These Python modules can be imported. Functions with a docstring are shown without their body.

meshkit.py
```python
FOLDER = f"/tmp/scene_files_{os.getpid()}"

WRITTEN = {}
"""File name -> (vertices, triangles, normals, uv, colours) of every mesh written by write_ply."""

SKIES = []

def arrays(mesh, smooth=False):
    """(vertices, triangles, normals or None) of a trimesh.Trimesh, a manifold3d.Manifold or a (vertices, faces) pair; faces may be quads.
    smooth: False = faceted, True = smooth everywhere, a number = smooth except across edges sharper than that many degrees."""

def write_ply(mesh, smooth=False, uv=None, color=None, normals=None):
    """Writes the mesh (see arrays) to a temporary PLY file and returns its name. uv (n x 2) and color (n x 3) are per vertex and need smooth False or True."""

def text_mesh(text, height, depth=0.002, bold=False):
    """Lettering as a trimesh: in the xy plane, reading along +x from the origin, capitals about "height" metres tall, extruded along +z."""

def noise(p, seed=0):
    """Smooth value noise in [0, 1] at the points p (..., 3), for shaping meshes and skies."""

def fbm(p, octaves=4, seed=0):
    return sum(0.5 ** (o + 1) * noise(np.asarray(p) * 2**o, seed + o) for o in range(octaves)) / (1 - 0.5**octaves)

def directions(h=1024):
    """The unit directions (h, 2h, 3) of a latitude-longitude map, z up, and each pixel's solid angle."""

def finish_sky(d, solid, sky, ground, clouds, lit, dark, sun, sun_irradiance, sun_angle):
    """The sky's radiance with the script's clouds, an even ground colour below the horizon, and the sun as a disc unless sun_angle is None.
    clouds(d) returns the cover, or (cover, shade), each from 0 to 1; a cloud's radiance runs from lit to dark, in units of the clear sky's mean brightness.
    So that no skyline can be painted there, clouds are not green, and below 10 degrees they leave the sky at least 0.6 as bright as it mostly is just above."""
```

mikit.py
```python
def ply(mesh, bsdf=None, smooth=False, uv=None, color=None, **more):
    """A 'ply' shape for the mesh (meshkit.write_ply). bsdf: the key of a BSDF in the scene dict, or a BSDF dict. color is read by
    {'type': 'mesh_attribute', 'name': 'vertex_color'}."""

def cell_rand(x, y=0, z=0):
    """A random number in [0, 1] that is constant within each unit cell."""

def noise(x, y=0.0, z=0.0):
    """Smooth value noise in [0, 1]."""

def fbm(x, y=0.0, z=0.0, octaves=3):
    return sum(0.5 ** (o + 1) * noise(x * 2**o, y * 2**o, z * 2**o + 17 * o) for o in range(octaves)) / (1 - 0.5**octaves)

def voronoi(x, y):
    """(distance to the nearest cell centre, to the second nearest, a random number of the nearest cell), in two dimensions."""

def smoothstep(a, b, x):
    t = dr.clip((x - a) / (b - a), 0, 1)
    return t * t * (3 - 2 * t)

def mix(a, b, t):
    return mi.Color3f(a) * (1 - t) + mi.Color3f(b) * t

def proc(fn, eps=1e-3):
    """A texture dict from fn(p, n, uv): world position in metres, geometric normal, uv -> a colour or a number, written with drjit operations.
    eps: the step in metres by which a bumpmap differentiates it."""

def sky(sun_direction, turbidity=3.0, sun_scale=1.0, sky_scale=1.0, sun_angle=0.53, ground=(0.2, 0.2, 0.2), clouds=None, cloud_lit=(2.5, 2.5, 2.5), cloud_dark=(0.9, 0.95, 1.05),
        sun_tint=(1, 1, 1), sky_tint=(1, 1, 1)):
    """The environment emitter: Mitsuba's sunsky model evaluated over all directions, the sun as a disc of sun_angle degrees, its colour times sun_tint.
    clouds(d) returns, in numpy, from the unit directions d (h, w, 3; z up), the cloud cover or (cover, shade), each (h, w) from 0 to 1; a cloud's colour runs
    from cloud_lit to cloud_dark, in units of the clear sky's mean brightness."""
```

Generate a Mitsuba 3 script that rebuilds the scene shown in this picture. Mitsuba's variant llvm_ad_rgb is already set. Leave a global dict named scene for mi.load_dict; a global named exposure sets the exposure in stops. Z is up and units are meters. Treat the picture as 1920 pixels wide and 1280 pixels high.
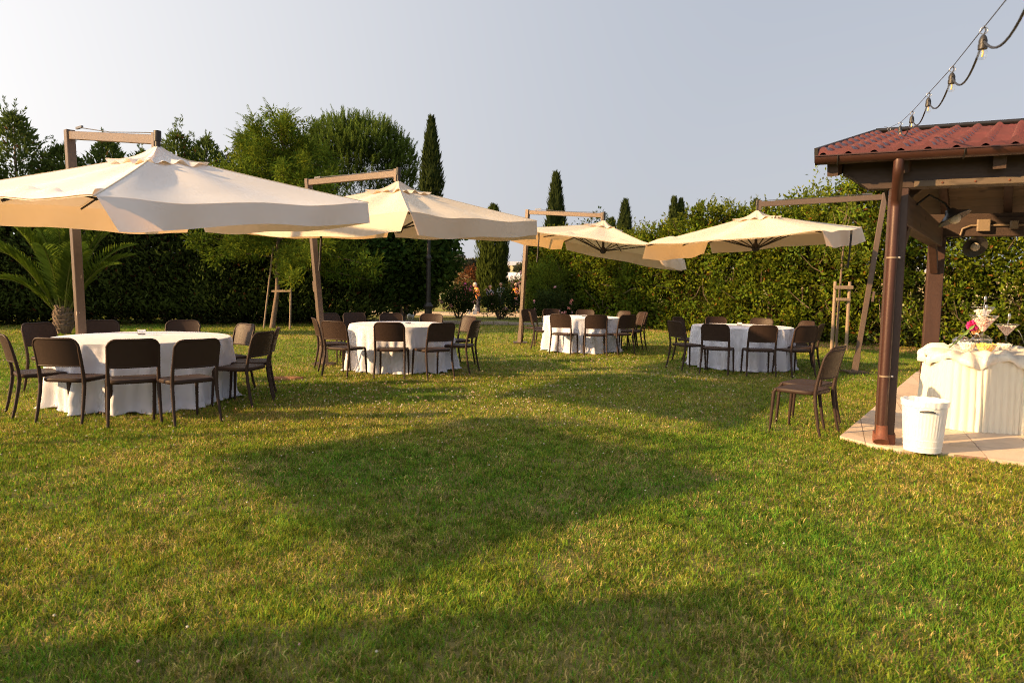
import math, numpy as np, trimesh, mitsuba as mi, mikit, manifold3d
import shapely.geometry as sg
from mikit import proc, noise, fbm, voronoi, smoothstep, mix
from meshkit import noise as nnoise, fbm as nfbm

T = mi.ScalarTransform4f
scene, labels = {}, {}
PI = math.pi

# ---------------------------------------------------------------- camera
EYE = np.array([0.0, 0.1, 1.43])
PITCH, ROLL = math.atan(106 / 1300), 0.017
_f = np.array([0, math.cos(PITCH), -math.sin(PITCH)])
_u0 = np.array([0, math.sin(PITCH), math.cos(PITCH)])
_u = math.cos(ROLL) * _u0 - math.sin(ROLL) * np.array([1.0, 0, 0])
scene['camera'] = {'type': 'thinlens', 'fov': math.degrees(2 * math.atan(960 / 1300)), 'fov_axis': 'x', 'near_clip': 0.1, 'far_clip': 6000.0,
                   'aperture_radius': 0.004, 'focus_distance': 7.0,
                   'to_world': T().look_at(origin=EYE.tolist(), target=(EYE + _f).tolist(), up=_u.tolist())}

# ---------------------------------------------------------------- sun and sky, exposure
SUN = np.array([-0.885, -0.30, 0.325])
_S = SUN / np.linalg.norm(SUN)


def haze_layer(d):
    """an even high haze, brighter and warmer towards the sun, thicker towards the horizon"""
    c = d @ _S
    near = np.clip((c + 0.45) / 1.25, 0, 1) ** 1.5
    up = np.clip(d[..., 2], 0, 1)
    return 0.93 - 0.30 * np.clip(up * 1.6, 0, 1), 1 - near


scene['sky'] = mikit.sky(SUN.tolist(), turbidity=4.0, sun_angle=1.1, sun_tint=(1.0, 0.87, 0.72), sky_tint=(1.0, 0.98, 0.98), sun_scale=1.18, ground=(0.12, 0.12, 0.07),
                         clouds=haze_layer, cloud_lit=(2.95, 2.75, 2.55), cloud_dark=(1.01, 1.01, 1.09))
exposure = 2.9


# ---------------------------------------------------------------- helpers
def norm(v):
    v = np.asarray(v, float)
    return v / (np.linalg.norm(v, axis=-1, keepdims=True) + 1e-12)


def taken(name):
    return any(k == name or k.startswith(name + '__') for k in scene) or name in labels


_count = {}


def numbered(name):
    n = _count.get(name, 0)
    _count[name] = n + 1
    return name if n == 0 else f'{name}_{n:03d}'


def thing(name, label, cat, group=None):
    k = numbered(name)
    labels[k] = {'label': label, 'category': cat}
    if group:
        labels[k]['group'] = group
    return k


def put(key, mesh, bsdf, smooth=False, label=None, kind=None, uv=None, color=None, mat=None, **more):
    scene[key] = mikit.ply(mesh, bsdf, smooth, uv=uv, color=color, **more)
    if mat is not None:
        scene[key]['to_world'] = mat
    if label or kind:
        labels.setdefault(key, {})
        if label:
            labels[key]['label'] = label
        if kind:
            labels[key]['kind'] = kind
    return key


def part(parent, name, mesh, bsdf, smooth=False, **kw):
    return put(numbered(parent + '__' + name), mesh, bsdf, smooth, **kw)


def one(name, label, cat, mesh, bsdf, smooth=False, group=None, **kw):
    k = thing(name, label, cat, group)
    put(k, mesh, bsdf, smooth, **kw)
    return k


def structure(name, mesh, bsdf, smooth=False, label=None, **kw):
    put(name, mesh, bsdf, smooth, **kw)
    labels[name] = {'kind': 'structure'}
    if label:
        labels[name]['label'] = label


def join(*ms):
    return trimesh.util.concatenate([m if isinstance(m, trimesh.Trimesh) else trimesh.Trimesh(*m, process=False) for m in ms])


def grid_faces(n, m, wrap=False, flip=False):
    """faces of an n x m grid of vertices (row major); wrap closes the second direction"""
    i, j = np.meshgrid(np.arange(n - 1), np.arange(m if wrap else m - 1), indexing='ij')
    j2 = (j + 1) % m
    a, b, c, d = i * m + j, i * m + j2, (i + 1) * m + j2, (i + 1) * m + j
    q = np.stack([a, b, c, d], -1).reshape(-1, 4)
    f = np.vstack([q[:, [0, 1, 2]], q[:, [0, 2, 3]]])
    return f[:, ::-1] if flip else f


def tube(pts, rad, sides=8, cap=True, squash=None):
    """a round (or squashed) tube along pts; rad a number or one per point"""
    p = np.asarray(pts, float)
    rad = np.broadcast_to(np.asarray(rad, float), (len(p),))
    t = norm(np.gradient(p, axis=0))
    a = np.zeros_like(p)
    ref = np.array([0, 0, 1.0]) if abs(t[0, 2]) < 0.9 else np.array([1.0, 0, 0])
    a[0] = norm(np.cross(t[0], ref))
    for k in range(1, len(p)):
        v = a[k - 1] - t[k] * np.dot(a[k - 1], t[k])
        a[k] = norm(v)
    b = np.cross(t, a)
    ang = np.arange(sides) * 2 * PI / sides
    sx, sy = squash or (1, 1)
    v = p[:, None] + rad[:, None, None] * (sx * np.cos(ang)[None, :, None] * a[:, None] + sy * np.sin(ang)[None, :, None] * b[:, None])
    f = grid_faces(len(p), sides, wrap=True, flip=True)
    v = v.reshape(-1, 3)
    if cap:
        n0 = len(v)
        v = np.vstack([v, p[0], p[-1]])
        k = np.arange(sides)
        f = np.vstack([f, np.stack([k * 0 + n0, k, (k + 1) % sides], 1)[:, ::-1], np.stack([k * 0 + n0 + 1, (len(p) - 1) * sides + k, (len(p) - 1) * sides + (k + 1) % sides], 1)])
    m = trimesh.Trimesh(v, f, process=False)
    return m


def lathe(profile, sides=32, center=(0, 0, 0)):
    """profile: (r, z) list, revolved around z"""
    p = np.asarray(profile, float)
    ang = np.arange(sides) * 2 * PI / sides
    v = np.stack([p[:, :1] * np.cos(ang), p[:, :1] * np.sin(ang), np.repeat(p[:, 1:], sides, 1)], -1).reshape(-1, 3) + np.asarray(center)
    return trimesh.Trimesh(v, grid_faces(len(p), sides, wrap=True), process=False)


def bar(p, q, w, h, up=(0, 0, 1), ch=0.0):
    """a box from p to q, w wide and h high (up gives the side of h), with chamfered long edges"""
    p, q = np.asarray(p, float), np.asarray(q, float)
    t = norm(q - p)
    up = np.asarray(up, float)
    if abs(np.dot(t, norm(up))) > 0.98:
        up = np.array([0, 1.0, 0]) if abs(t[1]) < 0.9 else np.array([1.0, 0, 0])
    s = norm(np.cross(t, up))
    u = np.cross(s, t)
    w2, h2 = w / 2, h / 2
    if ch:
        prof = [(-w2 + ch, -h2), (w2 - ch, -h2), (w2, -h2 + ch), (w2, h2 - ch), (w2 - ch, h2), (-w2 + ch, h2), (-w2, h2 - ch), (-w2, -h2 + ch)]
    else:
        prof = [(-w2, -h2), (w2, -h2), (w2, h2), (-w2, h2)]
    n = len(prof)
    v = np.array([[c + s * x + u * y for x, y in prof] for c in (p, q)]).reshape(-1, 3)
    k = np.arange(n)
    f = np.vstack([grid_faces(2, n, wrap=True, flip=True), [[0, i, i + 1] for i in range(1, n - 1)], [[n, n + i + 1, n + i] for i in range(1, n - 1)]])
    m = trimesh.Trimesh(v, f, process=False)
    if m.volume < 0:
        m.invert()
    return m


def box(c, s, ch=0.0):
    c, s = np.asarray(c, float), np.asarray(s, float)
    return bar(c - [0, 0, s[2] / 2], c + [0, 0, s[2] / 2], s[0], s[1], up=(0, 1, 0), ch=ch)


def ball(c, r, sub=1):
    m = trimesh.creation.icosphere(subdivisions=sub, radius=1.0)
    m.vertices = m.vertices * np.asarray(r, float) + np.asarray(c, float)
    return m


def leaves(c, d, n, L, W, droop=0.0):
    """one four-cornered leaf per row: base c, long axis d, side from n"""
    N = len(c)
    L, W = np.broadcast_to(L, (N,))[:, None], np.broadcast_to(W, (N,))[:, None]
    d = norm(d)
    s = norm(np.cross(d, n))
    up = np.cross(s, d)
    v = np.stack([c, c + d * L * 0.45 + s * W / 2 + up * W * 0.12, c + d * L - up * L * droop, c + d * L * 0.45 - s * W / 2 + up * W * 0.12], 1).reshape(-1, 3)
    k = np.arange(N)[:, None] * 4
    f = np.vstack([k + [[0, 1, 2]], k + [[0, 2, 3]]])
    return v, f


def unit(rng, n):
    return norm(rng.normal(size=(n, 3)))


def crown(rng, cent, rad, per, L, W, col, out=0.8, up=0.25, jit=0.7, droop=0.1, squash=(1, 1, 1), shell=0.5, var=0.22, tip=None, light=None):
    """leaf clumps: cent (n,3), rad (n,), per leaves in each. Returns (v, f, colours)"""
    cent, rad = np.asarray(cent, float), np.broadcast_to(np.asarray(rad, float), (len(cent),))
    N = len(cent) * per
    dr = unit(rng, N)
    u = rng.random(N) ** shell
    ci = np.repeat(np.arange(len(cent)), per)
    p = cent[ci] + dr * (rad[ci] * u)[:, None] * np.asarray(squash)
    d = norm(dr * out + unit(rng, N) * jit + np.array([0, 0, up]))
    nn = norm(unit(rng, N) + np.array([0, 0, 0.8]))
    sc = rng.uniform(0.7, 1.25, N)
    v, f = leaves(p, d, nn, L * sc, W * sc, droop)
    cf = (1 + var * rng.normal(size=len(cent)))[ci] * (1 + var * 0.8 * rng.normal(size=N))
    c = np.asarray(col)[None] * np.clip(cf, 0.4, 1.8)[:, None]
    hue = rng.normal(size=N) * 0.10 + rng.normal(size=len(cent))[ci] * 0.08
    c = c * np.stack([1 + hue, np.ones(N), 1 - hue], 1)
    if light is not None:
        m = rng.random(N) < light[1]
        c[m] = np.asarray(light[0]) * rng.uniform(0.7, 1.2, (m.sum(), 1))
    return v, f, np.clip(np.repeat(c, 4, 0), 0.002, 0.95)


def stack(parts):
    vs, fs, cs, at = [], [], [], 0
    for v, f, c in parts:
        vs.append(v), fs.append(f + at), cs.append(c)
        at += len(v)
    return np.vstack(vs), np.vstack(fs), np.vstack(cs)


def foliage(parent, name, vfc, bsdf='leaf', kind=None, label=None):
    v, f, c = vfc
    return part(parent, name, (v, f), bsdf, False, color=c, kind=kind, label=label)


# ---------------------------------------------------------------- materials
def rgb(*c):
    return {'type': 'rgb', 'value': list(c)}


def mat(name, base, rough=0.6, two=True, bump=None, bscale=0.0, **kw):
    b = {'type': 'principled', 'base_color': base if isinstance(base, dict) else rgb(*base), 'roughness': rough, **kw}
    if bump is not None:
        b = {'type': 'bumpmap', 'arbitrary': bump, 'scale': bscale, 'bsdf': b}
    scene[name] = {'type': 'twosided', 'bsdf': b} if two else b
    return name


VC = {'type': 'mesh_attribute', 'name': 'vertex_color'}
scene['leaf'] = {'type': 'principledthin', 'base_color': VC, 'roughness': 0.5, 'diff_trans': 0.7, 'spec_trans': 0.0, 'eta': 1.4}
scene['grass_blade'] = {'type': 'principledthin', 'base_color': VC, 'roughness': 0.55, 'diff_trans': 0.9, 'spec_trans': 0.0, 'eta': 1.35}
mat('painted_vc', VC, 0.7)


def woven(a, b, k=0.015):
    def fn(p, n, uv):
        w = fbm(p.x * 1.7, p.y * 1.7, p.z * 1.7, 2)
        st = smoothstep(0.55, 0.8, fbm(p.x * 0.9 + 5, p.y * 0.9, p.z * 1.6, 3))
        return mix(a, b, st * 0.45) * (1 - k + 2 * k * w)
    return proc(fn)


def fabric(name, a, b, through):
    """woven cloth: scatters back in its own colour and lets a warmer light through"""
    thin = {'type': 'principledthin', 'roughness': 0.85, 'spec_trans': 0.0, 'eta': 1.3}
    scene[name] = {'type': 'blendbsdf', 'weight': 0.32, 'a': {**thin, 'base_color': woven(a, b), 'diff_trans': 0.0}, 'b': {**thin, 'base_color': rgb(*through), 'diff_trans': 2.0}}


fabric('canvas', (0.70, 0.635, 0.535), (0.62, 0.55, 0.45), (0.62, 0.40, 0.18))
fabric('canvas_grey', (0.79, 0.78, 0.775), (0.69, 0.67, 0.655), (0.66, 0.44, 0.22))
mat('seam_tape', (0.50, 0.43, 0.33), 0.85)
mat('linen', (0.58, 0.60, 0.70), 0.85)
mat('cream_cloth', woven((0.74, 0.69, 0.57), (0.71, 0.65, 0.52)), 0.8)
mat('satin', (0.70, 0.65, 0.57), 0.45, sheen=0.3)
mat('bronze_paint', proc(lambda p, n, uv: mix((0.118, 0.084, 0.063), (0.092, 0.064, 0.048), fbm(p.x * 3, p.y * 3, p.z * 2)) + mi.Color3f(0.24, 0.2, 0.16) * smoothstep(0.78, 0.83, fbm(p.x * 22, p.y * 22, p.z * 7, 4))), 0.42, metallic=0.25)
mat('dark_metal', (0.022, 0.020, 0.020), 0.45, metallic=0.3)
mat('steel', (0.55, 0.55, 0.55), 0.3, metallic=0.9)
mat('chair_plastic', proc(lambda p, n, uv: mix((0.034, 0.0205, 0.0165), (0.038, 0.0235, 0.019), fbm(p.x * 4, p.y * 4, p.z * 4))), 0.5, specular=0.22)
mat('white_plastic', (0.74, 0.73, 0.72), 0.32)
mat('liner_film', (0.82, 0.82, 0.82), 0.25)
mat('trunk_bark', proc(lambda p, n, uv: mix((0.10, 0.07, 0.05), (0.22, 0.16, 0.115), fbm(p.x * 18, p.y * 18, p.z * 5, 4))), 0.9)
mat('stake_wood', proc(lambda p, n, uv: mix((0.34, 0.25, 0.17), (0.20, 0.15, 0.11), fbm(p.x * 30, p.y * 30, p.z * 3, 3))), 0.8)


def wood(a, b, s=(26, 26, 2.2)):
    return proc(lambda p, n, uv: mix(a, b, fbm(p.x * s[0], p.y * s[1], p.z * s[2], 4)))


def axis_wood(a, b, ax, k1=1.6, k2=38.0):
    """grain running along the unit vector ax (in the ground plane)"""
    def fn(p, n, uv):
        t = p.x * ax[0] + p.y * ax[1]
        s = p.x * -ax[1] + p.y * ax[0]
        g = fbm(t * k1, s * k2, p.z * k2, 4)
        kn = smoothstep(0.72, 0.8, fbm(t * 4.3, s * 6, p.z * 9, 2))
        return mix(a, b, g) * (1 - 0.45 * kn)
    return proc(fn)


E1, E2 = np.array([0.908, -0.42, 0]), np.array([0.60, 0.80, 0])
mat('post_wood', wood((0.034, 0.016, 0.012), (0.060, 0.029, 0.021)), 0.5)
mat('beam_wood', axis_wood((0.030, 0.018, 0.014), (0.060, 0.036, 0.027), E1), 0.6)
mat('side_wood', axis_wood((0.034, 0.019, 0.015), (0.066, 0.037, 0.027), E2), 0.6)
mat('board_wood', axis_wood((0.13, 0.094, 0.066), (0.19, 0.14, 0.10), E1), 0.7)
mat('strip_wood', axis_wood((0.095, 0.070, 0.050), (0.14, 0.105, 0.075), E1), 0.7)
mat('copper_brown', proc(lambda p, n, uv: mix((0.068, 0.027, 0.020), (0.042, 0.018, 0.014), fbm(p.x * 8, p.y * 8, p.z * 3, 4))), 0.42, metallic=0.25)
mat('rust', proc(lambda p, n, uv: mix((0.18, 0.055, 0.028), (0.09, 0.032, 0.02), fbm(p.x * 25, p.y * 25, p.z * 25, 4))), 0.7)
mat('tile_red', proc(lambda p, n, uv: mix((0.082, 0.020, 0.019), (0.125, 0.031, 0.026), fbm(p.x * 7, p.y * 7, p.z * 7, 4)) * (0.85 + 0.3 * noise(p.x * 1.9, p.y * 1.9, 3.0))), 0.42, specular=0.5)
mat('tile_red_dark', proc(lambda p, n, uv: mix((0.072, 0.019, 0.018), (0.110, 0.029, 0.025), fbm(p.x * 7, p.y * 7, p.z * 7, 4))), 0.45, specular=0.5)
mat('paver_a', proc(lambda p, n, uv: mix((0.52, 0.42, 0.33), (0.45, 0.355, 0.275), fbm(p.x * 6, p.y * 6, 0, 5)) * (1 - 0.25 * smoothstep(0.6, 0.8, fbm(p.x * 2.2, p.y * 2.2, 4, 4)))), 0.6)
mat('paver_b', proc(lambda p, n, uv: mix((0.49, 0.39, 0.30), (0.42, 0.33, 0.255), fbm(p.x * 6, p.y * 6, 9, 5)) * (1 - 0.25 * smoothstep(0.6, 0.8, fbm(p.x * 2.2, p.y * 2.2, 4, 4)))), 0.6)
mat('grout', (0.20, 0.13, 0.095), 0.9)
mat('kerb_stone', proc(lambda p, n, uv: mix((0.30, 0.25, 0.20), (0.20, 0.165, 0.135), fbm(p.x * 12, p.y * 12, p.z * 12, 4))), 0.9)


def lawn_colour(p, n, uv):
    big = fbm(p.x * 0.35, p.y * 0.35, 0.0, 4)
    small = fbm(p.x * 30, p.y * 30, 2.0, 3)
    far = smoothstep(9.0, 22.0, p.y)
    soil = mix((0.050, 0.052, 0.014), (0.13, 0.10, 0.036), small)
    green = mix((0.115, 0.130, 0.022), (0.19, 0.165, 0.036), smoothstep(0.35, 0.65, big))
    return mix(soil, green * (0.75 + 0.5 * small), 0.35 + 0.55 * far)


mat('lawn_ground', proc(lawn_colour), 0.95)
mat('mulch_ground', proc(lambda p, n, uv: mix((0.16, 0.075, 0.035), (0.33, 0.17, 0.08), fbm(p.x * 14, p.y * 14, 0, 4))), 0.95)
mat('field_ground', proc(lambda p, n, uv: mix(mix((0.30, 0.25, 0.11), (0.17, 0.18, 0.07), fbm(p.x * 0.12, p.y * 0.05, 0, 4)), (0.42, 0.30, 0.16), smoothstep(0.55, 0.62, fbm(p.x * 0.01, p.y * 0.012, 0, 3)) * smoothstep(120, 170, p.y))), 0.95)
mat('path_earth', proc(lambda p, n, uv: mix((0.42, 0.33, 0.22), (0.33, 0.25, 0.16), fbm(p.x * 5, p.y * 5, 0, 4))), 0.95)
mat('hill_far', (0.30, 0.30, 0.32), 1.0)
mat('sheet_white', (0.72, 0.72, 0.72), 0.5)
scene['clear_glass'] = {'type': 'thindielectric', 'int_ior': 1.5}
scene['solid_glass'] = {'type': 'dielectric', 'int_ior': 1.5}
mat('rubber_black', (0.018, 0.018, 0.020), 0.5)
mat('filament', (0.75, 0.50, 0.15), 0.4)
mat('wire_grey', (0.10, 0.10, 0.11), 0.4, metallic=0.6)
mat('enamel_dark', (0.03, 0.03, 0.028), 0.3)
mat('enamel_pale', (0.55, 0.50, 0.42), 0.35)
mat('stem_green', (0.16, 0.26, 0.06), 0.5)
mat('skin', (0.50, 0.30, 0.21), 0.5)
mat('cloth_orange', proc(lambda p, n, uv: mix((0.80, 0.32, 0.02), (0.70, 0.22, 0.20), smoothstep(0.55, 0.62, noise(p.x * 14, p.y * 14, p.z * 14)))), 0.8)
mat('cloth_navy', (0.02, 0.022, 0.045), 0.8)
mat('cloth_lilac', (0.48, 0.45, 0.60), 0.8)
mat('cloth_blue', (0.52, 0.57, 0.66), 0.8)
mat('hair_white', (0.60, 0.58, 0.58), 0.6)
mat('hair_red', (0.16, 0.06, 0.03), 0.5)
mat('hair_brown', (0.07, 0.04, 0.025), 0.5)
mat('hair_dark', (0.02, 0.014, 0.012), 0.4)
mat('box_plastic', (0.22, 0.165, 0.11), 0.5)


# ---------------------------------------------------------------- ground, field, hills
def sheet(x0, x1, y0, y1, nx, ny, fn):
    x, y = np.meshgrid(np.linspace(x0, x1, nx), np.linspace(y0, y1, ny), indexing='ij')
    v = np.stack([x, y, fn(x, y)], -1).reshape(-1, 3)
    f = grid_faces(nx, ny)
    m = trimesh.Trimesh(v, f, process=False)
    if m.face_normals[0][2] < 0:
        m.invert()
    return m


structure('lawn', sheet(-90, 90, -20, 64, 2, 2, lambda x, y: 0 * x), 'lawn_ground')


def field_z(x, y):
    t = np.clip((y - 62) / 500, 0, 1)
    return -0.03 + 0.0300 * (y - 62) * np.clip((y - 62) / 120, 0, 1) + 0.5 * (nnoise(np.stack([x * 0.01, y * 0.01, 0 * x], -1)) - 0.5) * t


structure('field', sheet(-1500, 1500, 62, 1500, 90, 90, field_z), 'field_ground', True)


def hills():
    x = np.linspace(-2500, 2500, 160)
    h = 50 + 16 * nfbm(np.stack([x * 0.0022, 0 * x, 0 * x], -1), 4) + 7 * nfbm(np.stack([x * 0.01, 0 * x, 0 * x + 5], -1), 3)
    v = np.concatenate([np.stack([x, 0 * x + 1450, 0 * x + 20], -1), np.stack([x, 0 * x + 1600, h], -1), np.stack([x, 0 * x + 2100, h * 0.9], -1)])
    return trimesh.Trimesh(v, grid_faces(3, 160, flip=True), process=False)


structure('hills', hills(), 'hill_far', True)

# bare tan path in the garden beyond the kerb, and the mulch strip along the right-hand hedge
structure('garden_path', sheet(-12, 3.5, 31.0, 35.6, 2, 2, lambda x, y: 0 * x + 0.004), 'path_earth')
MULCH = np.array([(1.0, 29.4), (4.3, 22.9), (7.7, 17.7), (9.9, 15.7), (14.0, 12.6), (15.0, 14.5), (11.0, 17.4), (9.2, 19.2), (6.0, 24.2), (3.0, 30.0)])
_mv, _mf = trimesh.creation.triangulate_polygon(sg.Polygon(MULCH), engine='earcut')
_mm = trimesh.Trimesh(np.column_stack([_mv, np.full(len(_mv), 0.004)]), _mf, process=False)
if _mm.face_normals[0][2] < 0:
    _mm.invert()
structure('mulch_strip', _mm, 'mulch_ground')

# worn reddish patch of bare soil in the lawn between the two left tables
_ang = np.linspace(0, 2 * PI, 40, endpoint=False)
_rr = 0.75 + 0.5 * nnoise(np.column_stack([np.cos(_ang) * 1.5, np.sin(_ang) * 1.5, 0 * _ang]), 3)
_pv = np.vstack([[[0, 0, 0.040]], *[np.column_stack([np.cos(_ang) * _rr * 0.26 * q, np.sin(_ang) * _rr * 0.17 * q, np.full(40, z)]) for q, z in ((0.5, 0.038), (0.85, 0.028), (1.0, -0.01))]])
_pf = [[0, 1 + i, 1 + (i + 1) % 40] for i in range(40)] + (grid_faces(3, 40, wrap=True, flip=True) + 1).tolist()
_pm = trimesh.Trimesh(_pv + [-3.28, 10.15, 0], _pf, process=False)
structure('bare_soil', _pm, 'mulch_ground', True)

# low stone kerb behind the tables: separate stones
kerb = thing('stone_kerb', 'low kerb of worn stone blocks edging the lawn behind the tables', 'kerb')
_r = np.random.default_rng(5)
_x = -11.0
while _x < 1.6:
    L = _r.uniform(0.35, 0.55)
    y = 24.6 - 0.03 * _x + _r.normal() * 0.015
    h = _r.uniform(0.10, 0.14)
    part(kerb, 'stone', bar((_x, y, h / 2), (_x + L - 0.02, y - 0.01, h / 2 + _r.normal() * 0.006), 0.16, h, ch=0.02), 'kerb_stone')
    _x += L

# ---------------------------------------------------------------- paving under the gazebo
PAVE = sg.Polygon([(3.16, 6.66), (3.28, 6.36), (3.45, 6.14), (3.78, 6.03), (4.02, 5.87), (4.26, 5.73), (7.2, 4.37), (10.6, 9.2), (7.4, 12.6)])
pave = 'paving'
labels[pave] = {'kind': 'structure'}
put('paving', trimesh.creation.extrude_polygon(PAVE.buffer(-0.012), 0.036, engine='earcut'), 'grout')
_n1 = np.array([0.42, 0.908])
_o = np.array([3.0, 6.9])
_r = np.random.default_rng(6)
_s = 0.46
for i in range(-2, 14):
    for j in range(-6, 14):
        c = _o + (i * _s + (0.0 if j % 2 else 0.0)) * E1[:2] + j * _s * _n1
        q = sg.Polygon([c + a * E1[:2] * (_s - 0.007) + b * _n1 * (_s - 0.007) for a, b in ((0, 0), (1, 0), (1, 1), (0, 1))]).intersection(PAVE)
        if q.is_empty or q.area < 0.004 or q.geom_type != 'Polygon':
            continue
        m = trimesh.creation.extrude_polygon(q, 0.040 + _r.uniform(0, 0.0015), engine='earcut')
        part('paving', 'tile', m, 'paver_a' if _r.random() < 0.5 else 'paver_b')


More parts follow.
